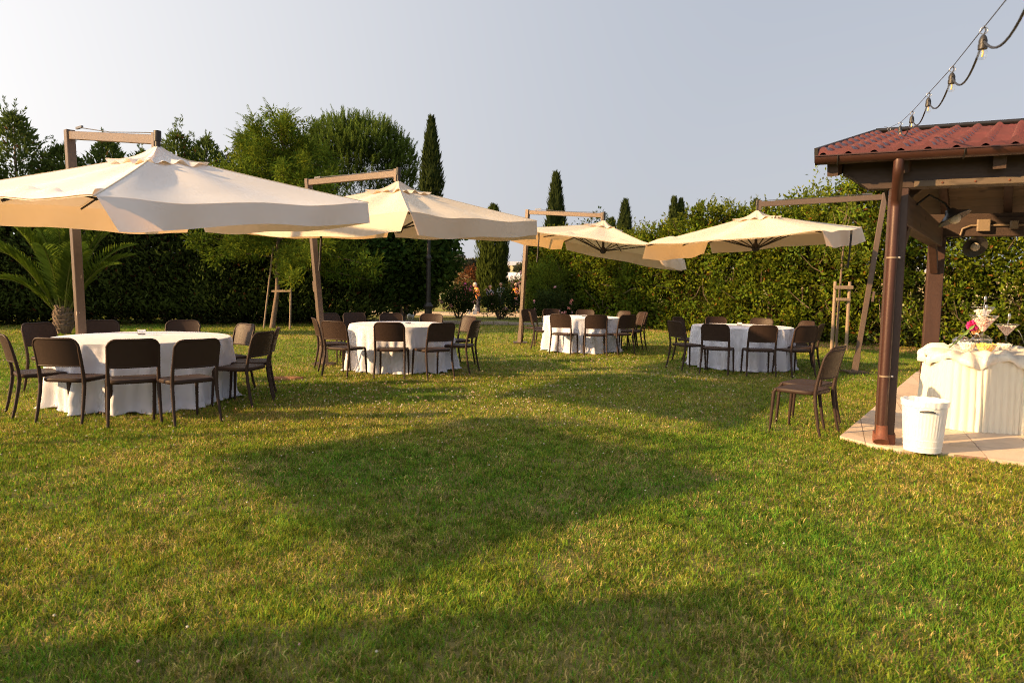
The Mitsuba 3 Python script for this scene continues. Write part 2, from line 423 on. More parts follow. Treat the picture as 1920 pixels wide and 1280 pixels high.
# ---------------------------------------------------------------- chairs
def chair_meshes():
    M = {}
    ang = np.arange(36) * 2 * PI / 36
    ca, sa = np.cos(ang), np.sin(ang)
    k = 4.5
    rr = (np.abs(ca) ** k + np.abs(sa) ** k) ** (-1 / k)
    ox, oy = ca * rr * 0.232, sa * rr * 0.222
    prof = [(0.0, 0.444), (0.35, 0.443), (0.7, 0.446), (0.9, 0.451), (0.97, 0.450), (1.0, 0.441), (1.0, 0.418), (0.96, 0.409), (0.86, 0.409), (0.86, 0.428), (0.0, 0.428)]
    v = np.array([np.stack([ox * a, oy * a + (0.004 if a > .9 else 0), np.full(36, z) - 0.012 * np.clip(oy * a / 0.22, 0, 1) ** 4], -1) for a, z in prof]).reshape(-1, 3)
    seat = trimesh.Trimesh(v, grid_faces(len(prof), 36, wrap=True, flip=True), process=False)
    if seat.volume < 0:
        seat.invert()
    M['seat'] = (seat, 50)

    def back_y(z):
        return -0.212 - 0.085 * np.clip((z - 0.45) / 0.39, 0, 2) ** 1.25

    def bow(x):
        return -0.040 * (1 - (x / 0.225) ** 2)

    def ztop(s):
        e = np.clip((np.abs(s) - 0.66) / 0.34, 0, 1)
        return 0.845 - 0.075 * (1 - np.sqrt(np.maximum(1 - e * e, 0)))
    s, t = np.meshgrid(np.linspace(-1, 1, 21), np.linspace(0, 1, 9), indexing='ij')
    x = 0.222 * s
    z = 0.575 + t * (ztop(s) - 0.575 - 0.004)
    y = back_y(z) + bow(x)
    fr = np.stack([x, y + 0.006, z], -1).reshape(-1, 3)
    bk = np.stack([x, y - 0.006, z], -1).reshape(-1, 3)
    f = grid_faces(21, 9)
    rim = np.concatenate([np.arange(9), 9 * np.arange(1, 21) + 8, 180 + np.arange(7, -1, -1), 9 * np.arange(19, 0, -1)])
    r2 = np.roll(rim, -1)
    n = len(fr)
    ff = np.vstack([f, f[:, ::-1] + n, np.stack([rim, r2, r2 + n], 1), np.stack([rim, r2 + n, rim + n], 1)])
    panel = trimesh.Trimesh(np.vstack([fr, bk]), ff, process=False)
    lower = tube(np.stack([np.linspace(-.215, .215, 11), back_y(0.578) + bow(np.linspace(-.215, .215, 11)), np.full(11, 0.578)], -1), 0.011, 6)
    M['backrest'] = (join(panel, lower), 40)
    left = [(-0.218, back_y(z), z) for z in np.linspace(0.40, 0.74, 8)]
    sx = np.linspace(-0.995, 0.995, 25)
    top = [(0.222 * a, back_y(ztop(a)) + bow(0.222 * a), ztop(a)) for a in sx]
    pts = np.array(left + top + [(-p[0], p[1], p[2]) for p in left[::-1]])
    M['back_frame'] = (tube(pts, np.concatenate([np.linspace(0.019, 0.015, 8), np.full(25, 0.012), np.linspace(0.015, 0.019, 8)]), 8), 60)
    legs = []
    for sx in (-1, 1):
        legs.append(tube([(sx * .204, .185, .435), (sx * .212, .205, .40), (sx * .217, .215, .2), (sx * .222, .226, 0.0)], [.018, .0185, .0155, .0125], 8))
        legs.append(tube([(sx * .218, -.208, .42), (sx * .220, -.222, .30), (sx * .226, -.255, .12), (sx * .230, -.285, 0.0)], [.019, .0185, .0155, .0125], 8))
    M['legs'] = legs
    return M


_cm = chair_meshes()
CH = {k: mikit.ply(_cm[k][0], 'chair_plastic', _cm[k][1]) for k in ('seat', 'backrest', 'back_frame')}
CH_LEGS = [mikit.ply(m, 'chair_plastic', 50) for m in _cm['legs']]


def chair(bx, by, fx, fy, label, group):
    """bx, by: where the middle of its back stands; fx, fy: the way it faces"""
    d = norm((fx, fy))
    c = np.array([bx, by]) + d * 0.26
    m = T().translate([c[0], c[1], 0]).rotate([0, 0, 1], math.degrees(math.atan2(d[1], d[0])) - 90)
    k = thing('chair', label, 'chair', group)
    for nme in ('seat', 'backrest', 'back_frame'):
        scene[f'{k}__{nme}'] = {**CH[nme], 'to_world': m}
    for i, l in enumerate(CH_LEGS):
        scene[f'{k}__leg' + (f'_{i:03d}' if i else '')] = {**l, 'to_world': m}


# ---------------------------------------------------------------- tables with cloths
def cloth(R, seed, H=0.75, pool=0.06, puff=0.05, nth=300, shift=0.0):
    rng = np.random.default_rng(seed)
    th = np.arange(nth) * 2 * PI / nth
    ks = rng.permutation(np.arange(7, 19))[:7]
    f = sum(np.cos(k * th + rng.uniform(0, 2 * PI)) * rng.uniform(0.5, 1) for k in ks)
    f = f / f.std()
    f = np.tanh(f * 1.2)
    g = sum(np.cos(k * th + rng.uniform(0, 2 * PI)) for k in (21, 26, 33, 41))
    g = g / g.std()
    lo = sum(np.cos(k * th + rng.uniform(0, 2 * PI)) for k in (2, 3, 5))
    lo = lo / lo.std()
    rows = []
    for a in (0.0, 0.2, 0.4, 0.6, 0.8, 0.92):
        rows.append((R * a + 0 * th, np.full(nth, H) + 0.0015 * rng.normal()))
    for a in np.linspace(0, 1, 5)[1:]:
        rows.append((R - 0.012 + 0.014 * np.sin(a * PI / 2) + 0.004 * f * a, np.full(nth, H) - 0.012 * (1 - np.cos(a * PI / 2))))
    n = 26
    for q in range(1, n + 1):
        t = q / n
        amp = 0.012 + 0.062 * t ** 0.6
        r = R + 0.004 + amp * f + 0.017 * g * t + 0.035 * t * (lo * 0.6) - 0.02 * t
        r = r + puff * np.exp(-((t - 0.85) / 0.16) ** 2) * (0.5 + 0.5 * np.sin(th * 5 + seed)) * (0.5 + 0.5 * f)
        z = H - 0.012 - (H - 0.012) * t + 0 * th
        if t > 0.9:
            e = (t - 0.9) / 0.1
            r = r + pool * e * (0.4 + 0.6 * np.clip(np.sin(th * 7 + lo) + 0.4 * g, 0, 1.5))
            z = np.maximum(z, 0.012 + 0.035 * e * np.clip(np.sin(th * 11 + lo * 2) + 0.3 * g, 0, 1))
        rows.append((r, z))
    v = np.array([np.stack([r * np.cos(th), r * np.sin(th), z], -1) for r, z in rows]).reshape(-1, 3)
    w = nfbm(v * np.array([9, 9, 6.0]) + seed, 3, seed)[:, None] - 0.5
    rad = norm(v * [1, 1, 0])
    side = np.clip((H - v[:, 2:]) / 0.1, 0, 1)
    v = v + rad * w * 0.045 * side
    v[:, 2] += (nfbm(v * 5 + 3, 3, seed + 1) - 0.5) * 0.006 * (1 - side[:, 0])
    return trimesh.Trimesh(v, grid_faces(len(rows), nth, wrap=True, flip=True), process=False)


def table(x, y, R, seed, label, **kw):
    c = cloth(R, seed, **kw)
    if c.face_normals[700][2] < 0:
        c.invert()
    c.apply_translation((x, y, 0))
    one('tablecloth', label, 'tablecloth', c, 'linen', 70)


TABLES = [(-4.32, 8.2, 0.95), (-1.84, 11.65, 0.85), (1.54, 15.55, 0.85), (4.21, 12.78, 0.88)]
table(*TABLES[0], 3, 'white floor length cloth with rumpled hem on the nearest left round table', pool=0.06, puff=0.045)
table(*TABLES[1], 8, 'white floor length cloth on the round table between the two left umbrella poles', pool=0.06)
table(*TABLES[2], 13, 'white floor length cloth on the farthest round table, under the low tilted umbrella', pool=0.09)
table(*TABLES[3], 21, 'white floor length cloth on the right round table near the long hedge', pool=0.05)

WHERE = ['nearest left table', 'middle left table', 'farthest table', 'right table']
SPOTS = [
    [(-0.06, -1.45, 'at front left, back turned to the camera'), (0.67, -1.45, 'at front centre, back to camera and dark'), (1.23, -1.34, 'at front right, back to camera'), (1.45, -0.20, 'at right, nearer of two side by side'),
     (1.36, 0.46, 'at right, mostly hidden by another chair'), (0.74, 1.10, 'at back right, its lit face seen'), (-0.31, 1.62, 'behind the cloth, right of the umbrella pole'), (-1.30, 1.36, 'behind the cloth beside the umbrella pole'),
     (-1.62, 0.60, 'at left rear in front of the palm'), (-0.80, -1.08, 'leftmost, seen from its side')],
    [(-0.80, -1.25, 'at front left with sunlit back'), (0.03, -1.35, 'at front centre, back to camera and dark'), (0.78, -1.25, 'at front right, back to camera'), (1.22, -0.35, 'at right, nearer of the pair seen sideways'),
     (1.03, 0.90, 'at right rear with sunlit backrest'), (0.29, 1.65, 'behind the cloth, right one'), (-0.46, 1.65, 'behind the cloth, middle of the back row'), (-1.15, 1.60, 'at back left, dark, beside the pole'),
     (-1.50, 1.15, 'at far left rear behind the pole'), (-1.29, -0.45, 'leftmost, seen from its side by the pole')],
    [(-1.10, -0.05, 'leftmost, turned sideways by the pole foot'), (-1.14, 1.10, 'at left rear, half hidden by the pole'), (-0.58, 1.62, 'at back left'), (0.25, 1.62, 'behind the cloth in the middle'),
     (1.10, 1.08, 'at back right'), (1.36, 0.20, 'at right with sunlit backrest'), (1.45, 0.62, 'rightmost, behind the sunlit one'), (0.84, -1.05, 'at front right, back to camera'),
     (0.16, -1.42, 'at front centre, back to camera'), (-0.55, -1.25, 'at front left, back to camera')],
    [(-0.88, -1.34, 'at front left, back to camera'), (-0.16, -1.50, 'at front centre, back to camera'), (0.56, -1.42, 'at front right, dark back to camera'), (1.06, -0.78, 'rightmost, seen from its side'),
     (1.24, 0.20, 'at right rear'), (0.76, 1.15, 'behind the cloth, right one'), (-0.07, 1.38, 'behind the cloth, left one'), (-0.92, 0.95, 'at left rear'), (-1.35, -0.60, 'leftmost, turned to the cloth')],
]
_r = np.random.default_rng(11)
for (tx, ty, R), spots, w in zip(TABLES, SPOTS, WHERE):
    for dx, dy, text in spots:
        a = math.atan2(-dy, -dx) + _r.normal() * 0.10
        chair(tx + dx, ty + dy, math.cos(a), math.sin(a), f'brown chair of the {w}, {text}', f'brown chairs round the {w}')
chair(3.13, 6.86, -0.70, 0.715, 'brown chair standing apart on the grass by the gazebo post, nearer of two', 'two spare chairs beside the gazebo')
chair(3.36, 7.30, -0.72, 0.69, 'brown chair standing on the grass close behind the nearer spare chair', 'two spare chairs beside the gazebo')


# small glass candle holders on the cloths
def tumbler(x, y, r, h, label):
    m = lathe([(0.0, 0.0), (r * 0.92, 0.0), (r, h), (r - 0.003, h), (r * 0.9 - 0.003, 0.012), (0.0, 0.012)], 24, (x, y, 0.7535))
    if m.volume < 0:
        m.invert()
    one('candle_glass', label, 'glass', m, 'solid_glass', 40, 'small glasses on the tablecloths')


tumbler(-4.50, 8.50, 0.048, 0.062, 'small clear glass on the white cloth of the nearest left table')
tumbler(-1.75, 11.75, 0.05, 0.02, 'low clear glass dish on the cloth of the middle left table')
tumbler(1.60, 15.6, 0.05, 0.03, 'low clear glass on the cloth of the farthest table')
tumbler(4.20, 12.9, 0.045, 0.06, 'small clear glass on the cloth of the right table')


# ---------------------------------------------------------------- cantilever umbrellas
def umbrella(corners, apex, base, top, hang, seed, label, fabric='canvas', drop=0.25, rod=None, curl=None, arm_h=0.09):
    """corners: four (x,y,z) counter-clockwise seen from above, side i runs from corner i to i+1; hang[i]: the valance hangs, is flipped up on the canopy, or is missing"""
    rng = np.random.default_rng(seed)
    C, A = np.asarray(corners, float), np.asarray(apex, float)
    cen = C.mean(0)
    k = thing('cantilever_umbrella', label, 'umbrella', 'cream cantilever umbrellas over the tables')
    nu, nv = 29, 15

    def edge(i, u):
        p, q = C[i], C[(i + 1) % 4]
        e = p + (q - p) * u[:, None]
        inw = norm((cen - (p + q) / 2) * [1, 1, 0])
        s = np.sin(PI * u) ** 2
        return e + inw * 0.05 * s[:, None] - np.array([0, 0, 0.03]) * (np.sin(2 * PI * u) ** 2)[:, None] - np.array([0, 0, 0.02]) * s[:, None]

    def surf(i, u, v):
        e = edge(i, u)
        p = A + (e - A) * v[:, None]
        sag = 0.030 * np.sin(PI * np.clip(v, 0, 1)) * np.sin(2 * PI * u) ** 2 + 0.012 * np.sin(PI * np.clip(v, 0, 1))
        w = (nfbm(np.stack([p[:, 0] * 2.2, p[:, 1] * 2.2, p[:, 2] * 4 + seed], -1), 4, seed) - 0.5) * 0.035 * np.clip(v * 1.5, 0, 1) * np.sin(PI * u)
        return p - np.array([0, 0, 1.0]) * (sag + w)[:, None]
    faces = []
    for i in range(4):
        u, v = np.meshgrid(np.linspace(0, 1, nu), np.linspace(0, 1, nv), indexing='ij')
        p = surf(i, u.ravel(), v.ravel())
        faces.append((p, grid_faces(nu, nv)))
    m = join(*faces)
    if m.face_normals[20][2] < 0:
        m.invert()
    part(k, 'canopy', m, fabric, True)
    for i in range(4):
        sp = surf(i, np.full(12, 0.0), np.linspace(0.12, 1.0, 12)) + np.array([0, 0, 0.001])
        part(k, 'hip_seam', tube(sp, 0.007, 5, squash=(1.3, 0.7)), 'seam_tape', True)
    # valances
    for i in range(4):
        if not hang[i]:
            continue
        n = norm(((C[i] + C[(i + 1) % 4]) / 2 - cen) * [1, 1, 0])
        u, t = np.meshgrid(np.linspace(0.006, 0.994, 41), np.linspace(0, 1, 9), indexing='ij')
        uu, tt = u.ravel(), t.ravel()
        e = surf(i, uu, np.ones_like(uu))
        ph = rng.uniform(0, 6.28)
        wave = 0.018 * np.sin(uu * 9 + ph) + 0.012 * np.sin(uu * 21 + 2 * ph)
        if hang[i] == 'hang':
            ends = np.exp(-uu * 9) + np.exp(-(1 - uu) * 9)
            tang = norm(C[(i + 1) % 4] - C[i])
            inw = (np.exp(-uu * 16) - np.exp(-(1 - uu) * 16)) * 0.05
            p = e + n * (0.001 + tt * (0.040 + wave + 0.03 * ends))[:, None] + tang * (inw * tt)[:, None] - np.array([0, 0, 1.0]) * (tt * (drop + 0.03 * np.sin(uu * 3 + ph)) - 0.002)[:, None]
            if curl is not None and curl[0] == i:
                cw = np.exp(-((uu - curl[1]) / 0.12) ** 2)
                p = p + n * (cw * tt * 0.16)[:, None] - np.array([0, 0, 1.0]) * (cw * tt * 0.05)[:, None]
        else:
            lift = 0.014 + 0.03 * np.clip(np.sin(uu * 13 + ph) + np.sin(uu * 29 + ph), 0, 2) * tt + 0.02 * np.sin(PI * tt)
            p = surf(i, uu * (1 - 0.05 * tt) + 0.025 * tt, 1 - 0.15 * tt) + np.array([0, 0, 1.0]) * lift[:, None]
        part(k, 'valance', (p, grid_faces(41, 9)), fabric, True)
    # vent cap
    vf = []
    top_a = A + [0, 0, 0.09]
    for i in range(4):
        u, v = np.meshgrid(np.linspace(0, 1, 25), np.linspace(0, 1, 8), indexing='ij')
        uu, vv = u.ravel(), v.ravel()
        q = surf(i, uu, np.full_like(uu, 0.23))
        ph = rng.uniform(0, 6)
        lip = 0.028 + 0.022 * np.sin(uu * 22 + ph) * vv
        p = top_a + (q + np.array([0, 0, 1.0]) * lip[:, None] - top_a) * vv[:, None]
        p = p - np.array([0, 0, 1.0]) * (0.05 * np.sin(PI * vv))[:, None]
        vf.append((p, grid_faces(25, 8)))
    part(k, 'vent_cap', join(*vf), fabric, True)
    # frame under the canopy
    hub = A - [0, 0, 0.62]
    arm_end = top_a + [0, 0, arm_h]
    part(k, 'mast', tube([arm_end, hub - [0, 0, 0.05]], 0.028, 12), 'dark_metal', 40)
    part(k, 'hub', lathe([(0, -0.07), (0.05, -0.06), (0.07, -0.02), (0.07, 0.03), (0.045, 0.08), (0, 0.08)], 16, hub), 'dark_metal', 40)
    for i in range(8):
        j, odd = divmod(i, 2)
        vv = np.linspace(0.05, 0.99, 9)
        rp = surf(j, np.full(9, 0.5 if odd else 0.004), vv) - np.array([0, 0, 0.026])
        tip = rp[-1]
        rib = part(k, 'rib', tube(rp, 0.013, 4), 'dark_metal')
        mid = A + (tip - A) * 0.52 - [0, 0, 0.075]
        part(k, 'strut', bar(hub + norm((tip - hub) * [1, 1, 0]) * 0.06, mid, 0.014, 0.022), 'dark_metal')
    # pole, arm and cable
    b, t = np.asarray(base, float), np.asarray(top, float)
    arm_end = top_a + [0, 0, arm_h]
    side = norm((arm_end - t) * [1, 1, 0])
    part(k, 'pole', bar(b, t + [0, 0, 0.03], 0.098, 0.085, up=side, ch=0.006), 'bronze_paint')
    part(k, 'arm', bar(t + side * 0.035 - [0, 0, 0.035], arm_end - side * 0.035, 0.055, 0.095, ch=0.005), 'bronze_paint')
    part(k, 'arm_bracket', bar(arm_end - side * 0.045 - [0, 0, 0.11], arm_end - side * 0.045 + [0, 0, 0.07], 0.06, 0.05, up=side), 'bronze_paint')
    part(k, 'mast_cap', tube([arm_end - [0, 0, 0.02], arm_end + [0, 0, 0.085]], 0.036, 12), 'dark_metal', 40)
    part(k, 'cable', tube([t + side * 0.26 + [0, 0, 0.030], (t + arm_end) / 2 + [0, 0, 0.040], arm_end + [0, 0, 0.065]], 0.0055, 5), 'wire_grey', True)
    part(k, 'cable_clamp', bar(t + side * 0.20 + [0, 0, 0.026], t + side * 0.36 + [0, 0, 0.028], 0.022, 0.026), 'wire_grey')
    ax = norm(t - b)
    cb = b + ax * 1.35 - side * 0.085
    part(k, 'crank_box', bar(cb - ax * 0.09, cb + ax * 0.09, 0.05, 0.045, up=side, ch=0.006), 'bronze_paint')
    part(k, 'base_plate', box((b[0], b[1], 0.02), (0.34, 0.34, 0.04), 0.008), 'bronze_paint')
    part(k, 'base_collar', bar(b, b + ax * 0.32, 0.118, 0.105, up=side, ch=0.006), 'bronze_paint')
    if rod:
        q = np.array(rod, float)
        part(k, 'hanging_rod', tube([q + [0, 0, 0.14], q, q - [0.03, 0, 0.52]], 0.017, 6), 'dark_metal', True)
    return k


def corners(cx, cy, r, th0, zs):
    """the corner nearest the camera first, then counter-clockwise"""
    return [(cx + r * math.cos(math.radians(th0 + 90 * i)), cy + r * math.sin(math.radians(th0 + 90 * i)), z) for i, z in enumerate(zs)]


def toward(cx, cy, a):
    return math.degrees(math.atan2(-cy, -cx)) + a


# sides: 0 = from the near corner to the right one, 1 = right to far, 2 = far to left, 3 = left to near
umbrella(corners(-3.66, 7.33, 2.12, toward(-3.66, 7.33, -11.4), (2.03, 2.31, 2.30, 2.20)), (-3.66, 7.33, 2.71), (-5.28, 8.6, 0), (-5.36, 8.6, 3.16), ('hang', 'hang', 'hang', 'flip'), 1,
         'nearest cream umbrella at left with one flap thrown up and a twisted grey front flap', 'canvas_grey', 0.23, curl=(0, 0.06), arm_h=0.05)
umbrella(corners(-1.71, 10.45, 2.12, toward(-1.71, 10.45, 3.4), (2.27, 2.42, 2.45, 2.36)), (-1.71, 10.45, 2.85), (-3.22, 11.95, 0), (-3.48, 11.95, 3.12), ('hang', 'hang', 'hang', 'hang'), 2,
         'second cream umbrella with all its flaps hanging, over the middle left table', rod=(-3.03, 11.1, 2.12))
umbrella(corners(2.05, 16.1, 2.19, -70, (2.24, 2.10, 2.58, 2.66)), (2.05, 16.1, 2.86), (0.20, 17.1, 0), (0.33, 17.1, 3.22), ('hang', 'hang', 'hang', 'flip'), 3,
         'farthest cream umbrella, tilted down to the right with its ribs showing', rod=(0.55, 15.4, 2.45))
umbrella(corners(4.5, 13.1, 2.12, -82, (2.35, 2.63, 2.42, 2.20)), (4.5, 13.1, 2.81), (5.97, 12.1, 0), (6.43, 12.3, 3.09), ('hang', 'hang', 'hang', 'flip'), 4,
         'right cream umbrella on a leaning pole beside the gazebo, ribs visible beneath', rod=(5.95, 12.45, 2.35))
# two more of the row stand to the left of the frame; their shade lies on the lawn
umbrella(corners(-6.65, 3.25, 2.12, -95, (2.36, 2.32, 2.38, 2.36)), (-6.65, 3.25, 2.95), (-8.3, 4.5, 0), (-8.3, 4.5, 3.2), ('hang', 'hang', 'flip', 'flip'), 5,
         'cream umbrella standing left of the picture whose shade falls on the near lawn')
umbrella(corners(-6.35, -0.6, 2.12, -123, (2.25, 2.3, 2.35, 2.3)), (-6.35, -0.6, 2.85), (-8.0, -1.6, 0), (-8.0, -1.6, 3.1), ('hang', 'hang', 'hang', 'hang'), 6,
         'cream umbrella left of and behind the viewpoint whose shade reaches the lower lawn')


# ---------------------------------------------------------------- gazebo
PF = np.array([3.45, 6.42, 0.0])
N1 = np.array([0.42, 0.908, 0.0])
Z3 = np.array([0, 0, 1.0])
gz = thing('gazebo', 'dark timber gazebo with a ribbed red tile roof and a brown gutter', 'gazebo')
post = part(gz, 'post', bar(PF + Z3 * 0.03, PF + Z3 * 2.34, 0.155, 0.155, up=N1, ch=0.008), 'post_wood', label='front post with a rusty metal shoe')
part(post, 'shoe', join(bar(PF + Z3 * 0.04, PF + Z3 * 0.13, 0.178, 0.178, up=N1, ch=0.01)), 'rust')
RP = np.array([5.74, 9.59, 0.0])
EB = norm((RP - PF) * [1, 1, 0])
part(gz, 'post', bar(RP + Z3 * 0.03, RP + Z3 * 2.17, 0.19, 0.19, up=N1, ch=0.008), 'post_wood')
RP2 = PF + 4.2 * E1 + 3.9 * N1
part(gz, 'post', bar(PF + 3.4 * E1 + Z3 * 0.03, PF + 3.4 * E1 + Z3 * 2.34, 0.19, 0.19, up=N1, ch=0.008), 'post_wood')
part(gz, 'post', bar(RP + 3.4 * E1 + Z3 * 0.03, RP + 3.4 * E1 + Z3 * 2.19, 0.19, 0.19, up=N1, ch=0.008), 'post_wood')


def end_cut_beam(a, b, w, z0, z1, cut):
    """a beam from a to b whose end at a is cut back diagonally below"""
    t = norm(b - a)
    s = np.array([-t[1], t[0], 0]) * w / 2
    prof = [(0, z1), (0, z0 + (z1 - z0) * 0.62), (cut * 0.25, z0 + (z1 - z0) * 0.5), (cut, z0), (np.linalg.norm(b - a), z0), (np.linalg.norm(b - a), z1)]
    v = np.array([[a + t * x + Z3 * z + q for x, z in prof] for q in (-s, s)]).reshape(-1, 3)
    n = len(prof)
    f = [[0, i, i + 1] for i in range(1, n - 1)] + [[n, n + i + 1, n + i] for i in range(1, n - 1)]
    f = np.vstack([f, grid_faces(2, n, wrap=True, flip=True)])
    m = trimesh.Trimesh(v, f, process=False)
    m.fix_normals()
    return m


part(gz, 'beam', end_cut_beam(PF - 0.46 * E1, PF + 3.7 * E1, 0.15, 2.345, 2.585, 0.22), 'beam_wood')
part(gz, 'batten', bar(PF + 0.11 * E1 - N1 * 0.094 + Z3 * 2.372, PF + 3.6 * E1 - N1 * 0.094 + Z3 * 2.372, 0.035, 0.055, ch=0.004), 'strip_wood', label='pale weathered strip along the foot of the front beam')
for q in range(5):
    c = PF + (0.32 + 0.24 * q) * E1 - N1 * 0.113 + Z3 * 2.372
    part(gz + '__batten', 'screw', ball(c, 0.009, 1), 'rust')
part(gz, 'beam', bar(PF + 0.10 * EB + Z3 * 2.17, RP - 0.10 * EB + Z3 * 2.17, 0.14, 0.27, ch=0.006), 'side_wood')
part(gz, 'beam', bar(RP - 0.08 * E1 + Z3 * 2.295, RP + 3.7 * E1 + Z3 * 2.295, 0.15, 0.245, ch=0.006), 'beam_wood')
part(gz, 'beam', bar(PF + 3.4 * E1 + 0.10 * E2 + Z3 * 2.19, RP + 3.4 * E1 - 0.10 * E2 + Z3 * 2.19, 0.14, 0.27, ch=0.006), 'side_wood')
part(gz, 'brace', bar(PF + E2 * 0.08 + Z3 * 1.72, PF + E2 * 0.55 + Z3 * 2.10, 0.09, 0.11, ch=0.005), 'post_wood')
part(gz, 'brace', bar(RP - E2 * 0.08 + Z3 * 1.72, RP - E2 * 0.5 + Z3 * 2.08, 0.09, 0.11, ch=0.005), 'post_wood')
part(gz, 'brace', bar(PF + E1 * 0.0 + E2 * 0.35 + Z3 * 2.32, PF + E2 * 0.35 + E1 * 0.30 + Z3 * 2.62, 0.09, 0.12, ch=0.005), 'post_wood')

G0 = np.array([2.715, 6.43, 0.0])           # left end of the gutter, on plan
E2 = norm((np.array([4.435, 8.784, 0.0]) - G0) * [1, 1, 0])
SL = (3.34 - 2.63) / 2.92                   # roof rise per metre along E2


def roof_pt(a, b, dz=0.0):
    z = 2.63 + SL * b if b <= 2.92 else 2.63 + SL * 2.92 - 0.50 * (b - 2.92)
    return G0 + a * E1 + b * E2 + Z3 * (z + dz)


def roof_slab(b0, b1, dz0, dz1, a0=0.0, a1=4.15):
    P = [roof_pt(a, b, dz) for dz in (dz0, dz1) for a, b in ((a0, b0), (a1, b0), (a1, b1), (a0, b1))]
    f = [[0, 2, 1], [0, 3, 2], [4, 5, 6], [4, 6, 7], [0, 1, 5], [0, 5, 4], [1, 2, 6], [1, 6, 5], [2, 3, 7], [2, 7, 6], [3, 0, 4], [3, 4, 7]]
    m = trimesh.Trimesh(np.array(P), f, process=False)
    m.fix_normals()
    return m


roof = part(gz, 'roof', join(roof_slab(0.02, 2.92, -0.045, -0.015), roof_slab(2.921, 4.7, -0.045, 0.012)), 'tile_red_dark')
COLW, NCOL, NROW = 0.203, 20, 10


def roof_tile(ca, r, jit):
    a0, b0, b1 = ca * COLW, r * 0.292, r * 0.292 + 0.306
    prof = [(0.0, 0.004), (0.008, 0.018), (0.022, 0.033), (0.038, 0.039), (0.054, 0.033), (0.068, 0.018), (0.076, 0.005), (0.115, 0.0), (0.145, 0.005), (0.175, 0.0), (COLW, 0.004)]
    n = len(prof)
    rows = []
    for b, dz in ((b0 - 0.006, -0.012), (b0, 0.030 + jit), (b0 + 0.05, 0.026 + jit), (b1, 0.002)):
        rows += [roof_pt(a0 + x, max(b, 0.0), z * (1.0 if dz > -0.01 else 0.9) + dz) for x, z in prof]
    m = trimesh.Trimesh(np.array(rows), grid_faces(4, n), process=False)
    if m.face_normals[25][2] < 0:
        m.invert()
    return m


_r = np.random.default_rng(31)
for ca in range(NCOL):
    for r in range(NROW):
        part(roof, 'tile', roof_tile(ca, r, _r.uniform(-0.002, 0.004)), 'tile_red' if _r.random() < 0.7 else 'tile_red_dark', 35)
part(roof, 'ridge_cap', tube([roof_pt(-0.02, 2.92, 0.035), roof_pt(4.15, 2.92, 0.035)], 0.055, 10, squash=(1.2, 0.7)), 'dark_metal', 40)
part(roof, 'barge_board', bar(roof_pt(-0.018, 0.0, 0.0), roof_pt(-0.018, 2.915, 0.0), 0.03, 0.13), 'dark_metal')
part(roof, 'barge_board', bar(roof_pt(-0.018, 2.925, -0.01), roof_pt(-0.018, 4.7, -0.01), 0.03, 0.13), 'dark_metal')
for i, a in enumerate((0.11, 0.66, 1.36, 2.06, 2.84, 3.62)):
    m = join(bar(roof_pt(a, 0.06, -0.13), roof_pt(a, 2.9, -0.13), 0.09, 0.13), bar(roof_pt(a, 2.94, -0.13), roof_pt(a, 4.65, -0.13), 0.09, 0.13))
    part(roof, 'rafter', m, 'side_wood')
for b in (1.45, 4.25):
    part(roof, 'purlin', bar(roof_pt(0.03, b, -0.26), roof_pt(4.1, b, -0.26), 0.09, 0.12), 'beam_wood')
# ceiling boards below the deck
for half, (b0, b1) in enumerate(((0.10, 2.87), (2.97, 4.65))):
    nb = int((b1 - b0) / 0.16)
    for i in range(nb):
        ba = b0 + (b1 - b0) * i / nb
        bb = b0 + (b1 - b0) * (i + 1) / nb - 0.007
        part(roof, 'board', roof_slab(ba, bb, -0.066, -0.047 + 0.001 * _r.random(), 0.02, 4.1), 'board_wood')


# gutter: half round trough with a rolled lip, brackets, and the downpipe with its bends
def gutter(a0, a1):
    ang = np.linspace(PI, 2 * PI, 13)
    prof = [(0.062 * math.cos(t), 0.062 * math.sin(t)) for t in ang]
    prof = [(-0.072, 0.012), (-0.074, 0.002)] + prof + [(0.058, 0.0)] + [(0.056 * math.cos(t), 0.056 * math.sin(t)) for t in ang[::-1]] + [(-0.066, 0.012)]
    n = len(prof)
    c = G0 - N1 * 0.045 + Z3 * 2.60
    v = np.array([[c + E1 * a + N1 * x + Z3 * z for x, z in prof] for a in (a0, a1)]).reshape(-1, 3)
    m = trimesh.Trimesh(v, grid_faces(2, n, wrap=True), process=False)
    return m


gut = part(gz, 'gutter', gutter(-0.02, 4.15), 'copper_brown', 40)
ang = np.linspace(PI, 2 * PI, 13)
cap = [G0 - N1 * 0.045 + Z3 * 2.60 - E1 * 0.021 + N1 * 0.062 * math.cos(t) + Z3 * 0.062 * math.sin(t) for t in ang]
part(gut, 'end_cap', trimesh.Trimesh(np.array(cap), [[0, i, i + 1] for i in range(1, 12)], process=False), 'dark_metal')
for a in (0.16, 1.1, 2.1, 3.1):
    c = G0 - N1 * 0.045 + Z3 * 2.60 + E1 * a
    part(gut, 'bracket', tube([c + N1 * 0.068 * math.cos(t) + Z3 * 0.068 * math.sin(t) for t in np.linspace(PI * 0.98, 2 * PI, 12)], 0.006, 5), 'dark_metal', True)
dp = PF - N1 * 0.130 - E1 * 0.028
dtop = G0 - N1 * 0.045 + E1 * 0.635 + Z3 * 2.55
pts = [dtop, dtop - Z3 * 0.07, dtop - Z3 * 0.12 + (dp - dtop) * [.08, .08, 0], dtop * [.55, .55, 0] + dp * [.45, .45, 0] + Z3 * 2.34, dp + Z3 * 2.25, dp + Z3 * 2.17, dp + Z3 * 1.5, dp + Z3 * 0.20]
pts = np.array(pts)
pipe = part(gz, 'downpipe', tube(pts, 0.042, 18), 'copper_brown', 50)
